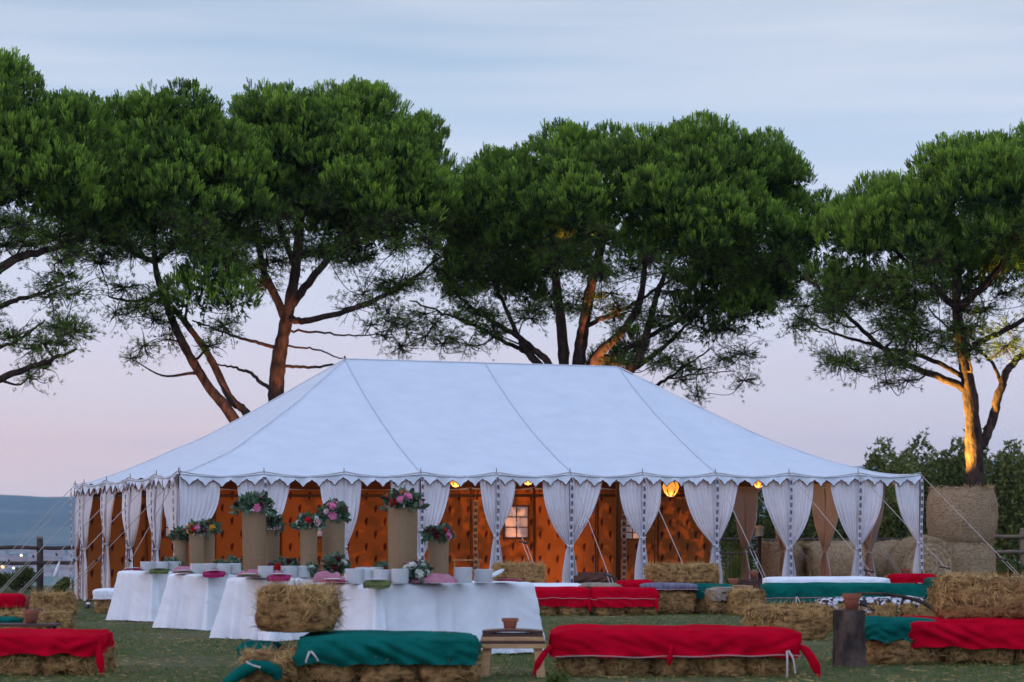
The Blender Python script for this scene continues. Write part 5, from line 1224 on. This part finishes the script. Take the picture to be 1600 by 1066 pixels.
# ------------------------------------------------------------------ inside the tent
def chair(label, x, y, rz, s=1.0):
    T = thing('folding_chair', label, 'chair', (x, y, 0), rz, 'wooden folding chairs in the tent')
    wm_ = wood_tan
    for sx in (-.22, .22):
        MB().beam((sx, .2, 0), (sx, -.12, .88), .03).build('leg', wm_, T); MB().beam((sx*.92, -.22, 0), (sx*.92, .2, .46), .03).build('leg', wm_, T)
    MB().beam((-.25, -.12, .86), (.25, -.12, .86), .02, .07).build('backrest', wm_, T); MB().beam((-.25, -.06, .68), (.25, -.06, .68), .018, .03).build('stretcher', wm_, T)
    for k in range(5): MB().box(-.22, .22, -.2+.08*k, -.135+.08*k, .455, .475).build('seat_slat', wm_, T)
chair('wooden folding chair in front of the orange wall right of the shorter burlap vase', pxw(728, 43.5), 43.5, radians(10))
chair('wooden folding chair seen below the curtain between the left vases', pxw(350, 44), 44, radians(-15))
mattress('brown cushions heaped on the tent floor behind the beige cloth', pxw(1000-75, 43.8), 43.8, 0, .75, .5, .35, .62, material('brown_cushion', (.12, .05, .035), (.08, .03, .02), rough=.9), 66, cat='cushions', name='cushion', wr=.04, bulge=.06)
bale('bale under the brown cushions inside the tent', pxw(925, 43.8), 43.8, 0, 0, .8, .5, .345, seed=3, nst=300)
T = thing('potted_grass', 'tall green grass in a pot inside the tent right of the curtain', 'plant', (pxw(1146, 46), 46, 0))
MB().lathe([(0, 0), (.14, 0), (.18, .4), (.15, .4), (0, .38)], 20).build('pot', toggle_m, T, smooth=True)
g = np.random.default_rng(6); V, Fc = blades(np.zeros((50, 3))+g.normal(size=(50, 3))*.05+np.array([0, 0, .38]), norm(np.array([[0, 0, 1.]])+g.normal(size=(50, 3))*.14), g.uniform(.4, .8, 50), 3, .12, .02, g)
put('grass_leaves', mesh('grass_leaves', V, Fc, attr=np.repeat(g.random(150), 3)), leafy, T, kind='stuff')
Zp = 47.5; T = thing('bollard_light', 'small garden post light with a white head right of the inner curtain', 'lamp', (pxw(1187, Zp), Zp, 0)); hh = HT(838, Zp)
MB().tube([(0, 0, 0), (0, 0, hh)], .035, 12).build('post', toggle_m, T, smooth=True); MB().lathe([(0, 0), (.07, 0), (.075, .02), (.07, .15), (.085, .16), (.08, .2), (0, .21)], 18).build('lamp_head', material('pale_metal', (.6, .58, .52), rough=.5), T, smooth=True, loc=(0, 0, hh))

# ------------------------------------------------------------------ round bales
rb_side = bpy.data.materials.new('round_bale'); rb_side.use_nodes = True
def rb_nodes(m, end):
    t = m.node_tree; N = t.nodes; L = t.links; b = N['Principled BSDF']; b.inputs['Roughness'].default_value = .95; b.inputs['Specular IOR Level'].default_value = .1
    tc = N.new('ShaderNodeTexCoord'); n = N.new('ShaderNodeTexNoise'); n.inputs['Scale'].default_value = 14; n.inputs['Detail'].default_value = 8; n.inputs['Roughness'].default_value = .75
    mp = N.new('ShaderNodeMapping'); L.new(tc.outputs['Object'], mp.inputs[0]); mp.inputs['Scale'].default_value = (1, 1, 2.5) if not end else (1, 1, 1); L.new(mp.outputs[0], n.inputs['Vector'])
    src = n.outputs[0]
    if end:
        s = N.new('ShaderNodeSeparateXYZ'); L.new(tc.outputs['Object'], s.inputs[0])
        r = mth(N, L, 'SQRT', mth(N, L, 'ADD', mth(N, L, 'POWER', s.outputs[0], 2), mth(N, L, 'POWER', s.outputs[1], 2)))
        w = mth(N, L, 'SINE', mth(N, L, 'ADD', mth(N, L, 'MULTIPLY', r, 62), mth(N, L, 'MULTIPLY', n.outputs[0], 7)))
        src = mth(N, L, 'ADD', mth(N, L, 'MULTIPLY', w, .045), n.outputs[0])
    c = N.new('ShaderNodeValToRGB'); L.new(src, c.inputs[0]); e = c.color_ramp.elements
    e[0].position = .28; e[0].color = (.15, .088, .045, 1); e[1].position = .66; e[1].color = (.58, .40, .24, 1)
    L.new(c.outputs[0], b.inputs['Base Color']); bp = N.new('ShaderNodeBump'); bp.inputs['Strength'].default_value = 1; bp.inputs['Distance'].default_value = .05; L.new(src, bp.inputs['Height']); L.new(bp.outputs[0], b.inputs['Normal'])
rb_nodes(rb_side, False); rb_end = bpy.data.materials.new('round_bale_end'); rb_end.use_nodes = True; rb_nodes(rb_end, True)
def roundbale(label, px, Z, r, h, z, axis='up', rz=0, seed=0):
    T = thing('round_bale', label, 'round bale', (pxw(px, Z), Z, z), 0, 'round hay bales behind the tent'); g = np.random.default_rng(seed)
    nn, nr = 56, 16; V = []
    for k in range(nr):
        s = k/(nr-1); rr_ = r*(1.04-.15*abs(2*s-1)**3)
        for i in range(nn):
            a = 2*pi*i/nn; q = rr_+.03*mn.fractal(Vector((cos(a)*2+seed*5, sin(a)*2, s*3)), 1, 2, 4); V.append((q*cos(a), q*sin(a), s*h))
    st_ = []
    for zz, fl in ((0, 0), (h, 1)):
        b = []; 
        for f in (1, .8, .55, .3, .05):
            for i in range(nn): a = 2*pi*i/nn; b.append((r*.90*f*cos(a), r*.90*f*sin(a), zz+(1 if fl else -1)*(.03*(1-f)+.012*nz3(f*9, a, seed))))
        st_.append(b)
    M = (lambda v: v) if axis == 'up' else (lambda v: (v[0], v[2]-h/2, v[1]+r))
    if axis == 'side': M = lambda v: (v[2]-h/2, v[0], v[1]+r)
    wrap = put('wrap', mesh('wrap', V, [tuple(f) for f in grid_faces(nr, nn, True)]), rb_side, T)
    ends = [put('end_face', mesh('end_face', b, [tuple(f) for f in grid_faces(5, nn, True)]+[tuple(range(4*nn, 5*nn))]), rb_end, T) for b in st_]
    # fuzz
    n = 3600; a = g.uniform(0, 2*pi, n); zz = np.where(g.random(n) < .45, np.where(g.random(n) < .5, 0, h)+g.normal(size=n)*.03, g.uniform(0, h, n)); d = np.stack([np.cos(a), np.sin(a), np.zeros(n)], 1)
    p = d*(r*(1.0-.12*np.abs(2*np.clip(zz/h, 0, 1)-1)**3))[:, None]; p[:, 2] = zz; V3, F3 = blades(p, norm(d*.5+g.normal(size=(n, 3))*.8), g.uniform(.06, .16, n), 1, .3, .012, g)
    fz = put('straw', mesh('straw', V3, F3, smooth=False, attr=np.repeat(g.random(n), 3)), strand_d, T, kind='stuff')
    if axis != 'up':
        rot = (radians(90), 0, 0) if axis == 'front' else (radians(90), 0, radians(90))
        for o in [wrap, fz]+ends:
            o.rotation_euler = rot; o.location = (0, h/2, r) if axis == 'front' else (-h/2, 0, r)
    T.rotation_euler = (0, 0, rz)
Zo = 55.0
roundbale('top round bale of the stack at the right, below the yellow lit pine', 1503, Zo, .765, 1.2, 1.21, seed=1)
roundbale('bottom round bale of the stack at the right, partly hidden', 1500, Zo, .76, 1.2, 0, seed=2)
roundbale('round bale on its side showing its spiral end, left of the stack', 1440, Zo-1.2, .66, 1.15, 0, 'front', rz=.12, seed=3)
roundbale('smaller round bale lying behind the spiral ended one', 1392, Zo+.2, .60, 1.1, 0, 'front', rz=.5, seed=4)
roundbale('orange lit round bale at the left of the row, right of the bollard light', 1222, Zo-1.0, .49, 1.15, 0, 'up', seed=5)
roundbale('wide round bale in the middle of the row behind the tent', 1305, Zo-1.2, .60, 1.25, 0, 'side', rz=.1, seed=6)

# ------------------------------------------------------------------ grass and litter
g = np.random.default_rng(77); n = 130000
yy = 18.5*(62/18.5)**g.random(n); xx = yy*g.uniform(-.235, .235, n)
dens = fbm(xx[::1][:0], yy[:0], 1) if 0 else None
kx = np.array([mn.noise(Vector((a*.45, b*.45, 0)))+.5*mn.noise(Vector((a*2.1, b*2.1, 4))) for a, b in zip(xx, yy)])
keep = kx > -.28+g.random(n)*.12; xx, yy, kx = xx[keep], yy[keep], kx[keep]; n = len(xx)
base = np.stack([xx, yy, np.zeros(n)], -1)
ax = norm(np.stack([g.normal(size=n)*.5, g.normal(size=n)*.5, np.ones(n)], -1)); ln = g.uniform(.018, .05, n)*(1+.6*np.clip(kx, 0, 1))
V, Fc = blades(base, ax, ln, 2, .5, .0065, g)
rn = np.clip(.35-kx*.7+g.normal(size=n)*.22, 0, 1); world('grass', V, Fc, grassm, kind='stuff', smooth=False, attr=np.repeat(rn, 6))
n = 14000; yy = 18.5*(44/18.5)**g.random(n); xx = yy*g.uniform(-.235, .235, n); base = np.stack([xx, yy, g.uniform(.004, .02, n)], -1)
V, Fc = blades(base, norm(np.stack([g.normal(size=n), g.normal(size=n), g.normal(size=n)*.12], -1)), g.uniform(.05, .14, n), 1, .1, .006, g)
world('straw_litter', V, Fc, strand, kind='stuff', smooth=False, attr=np.repeat(g.random(n), 3))
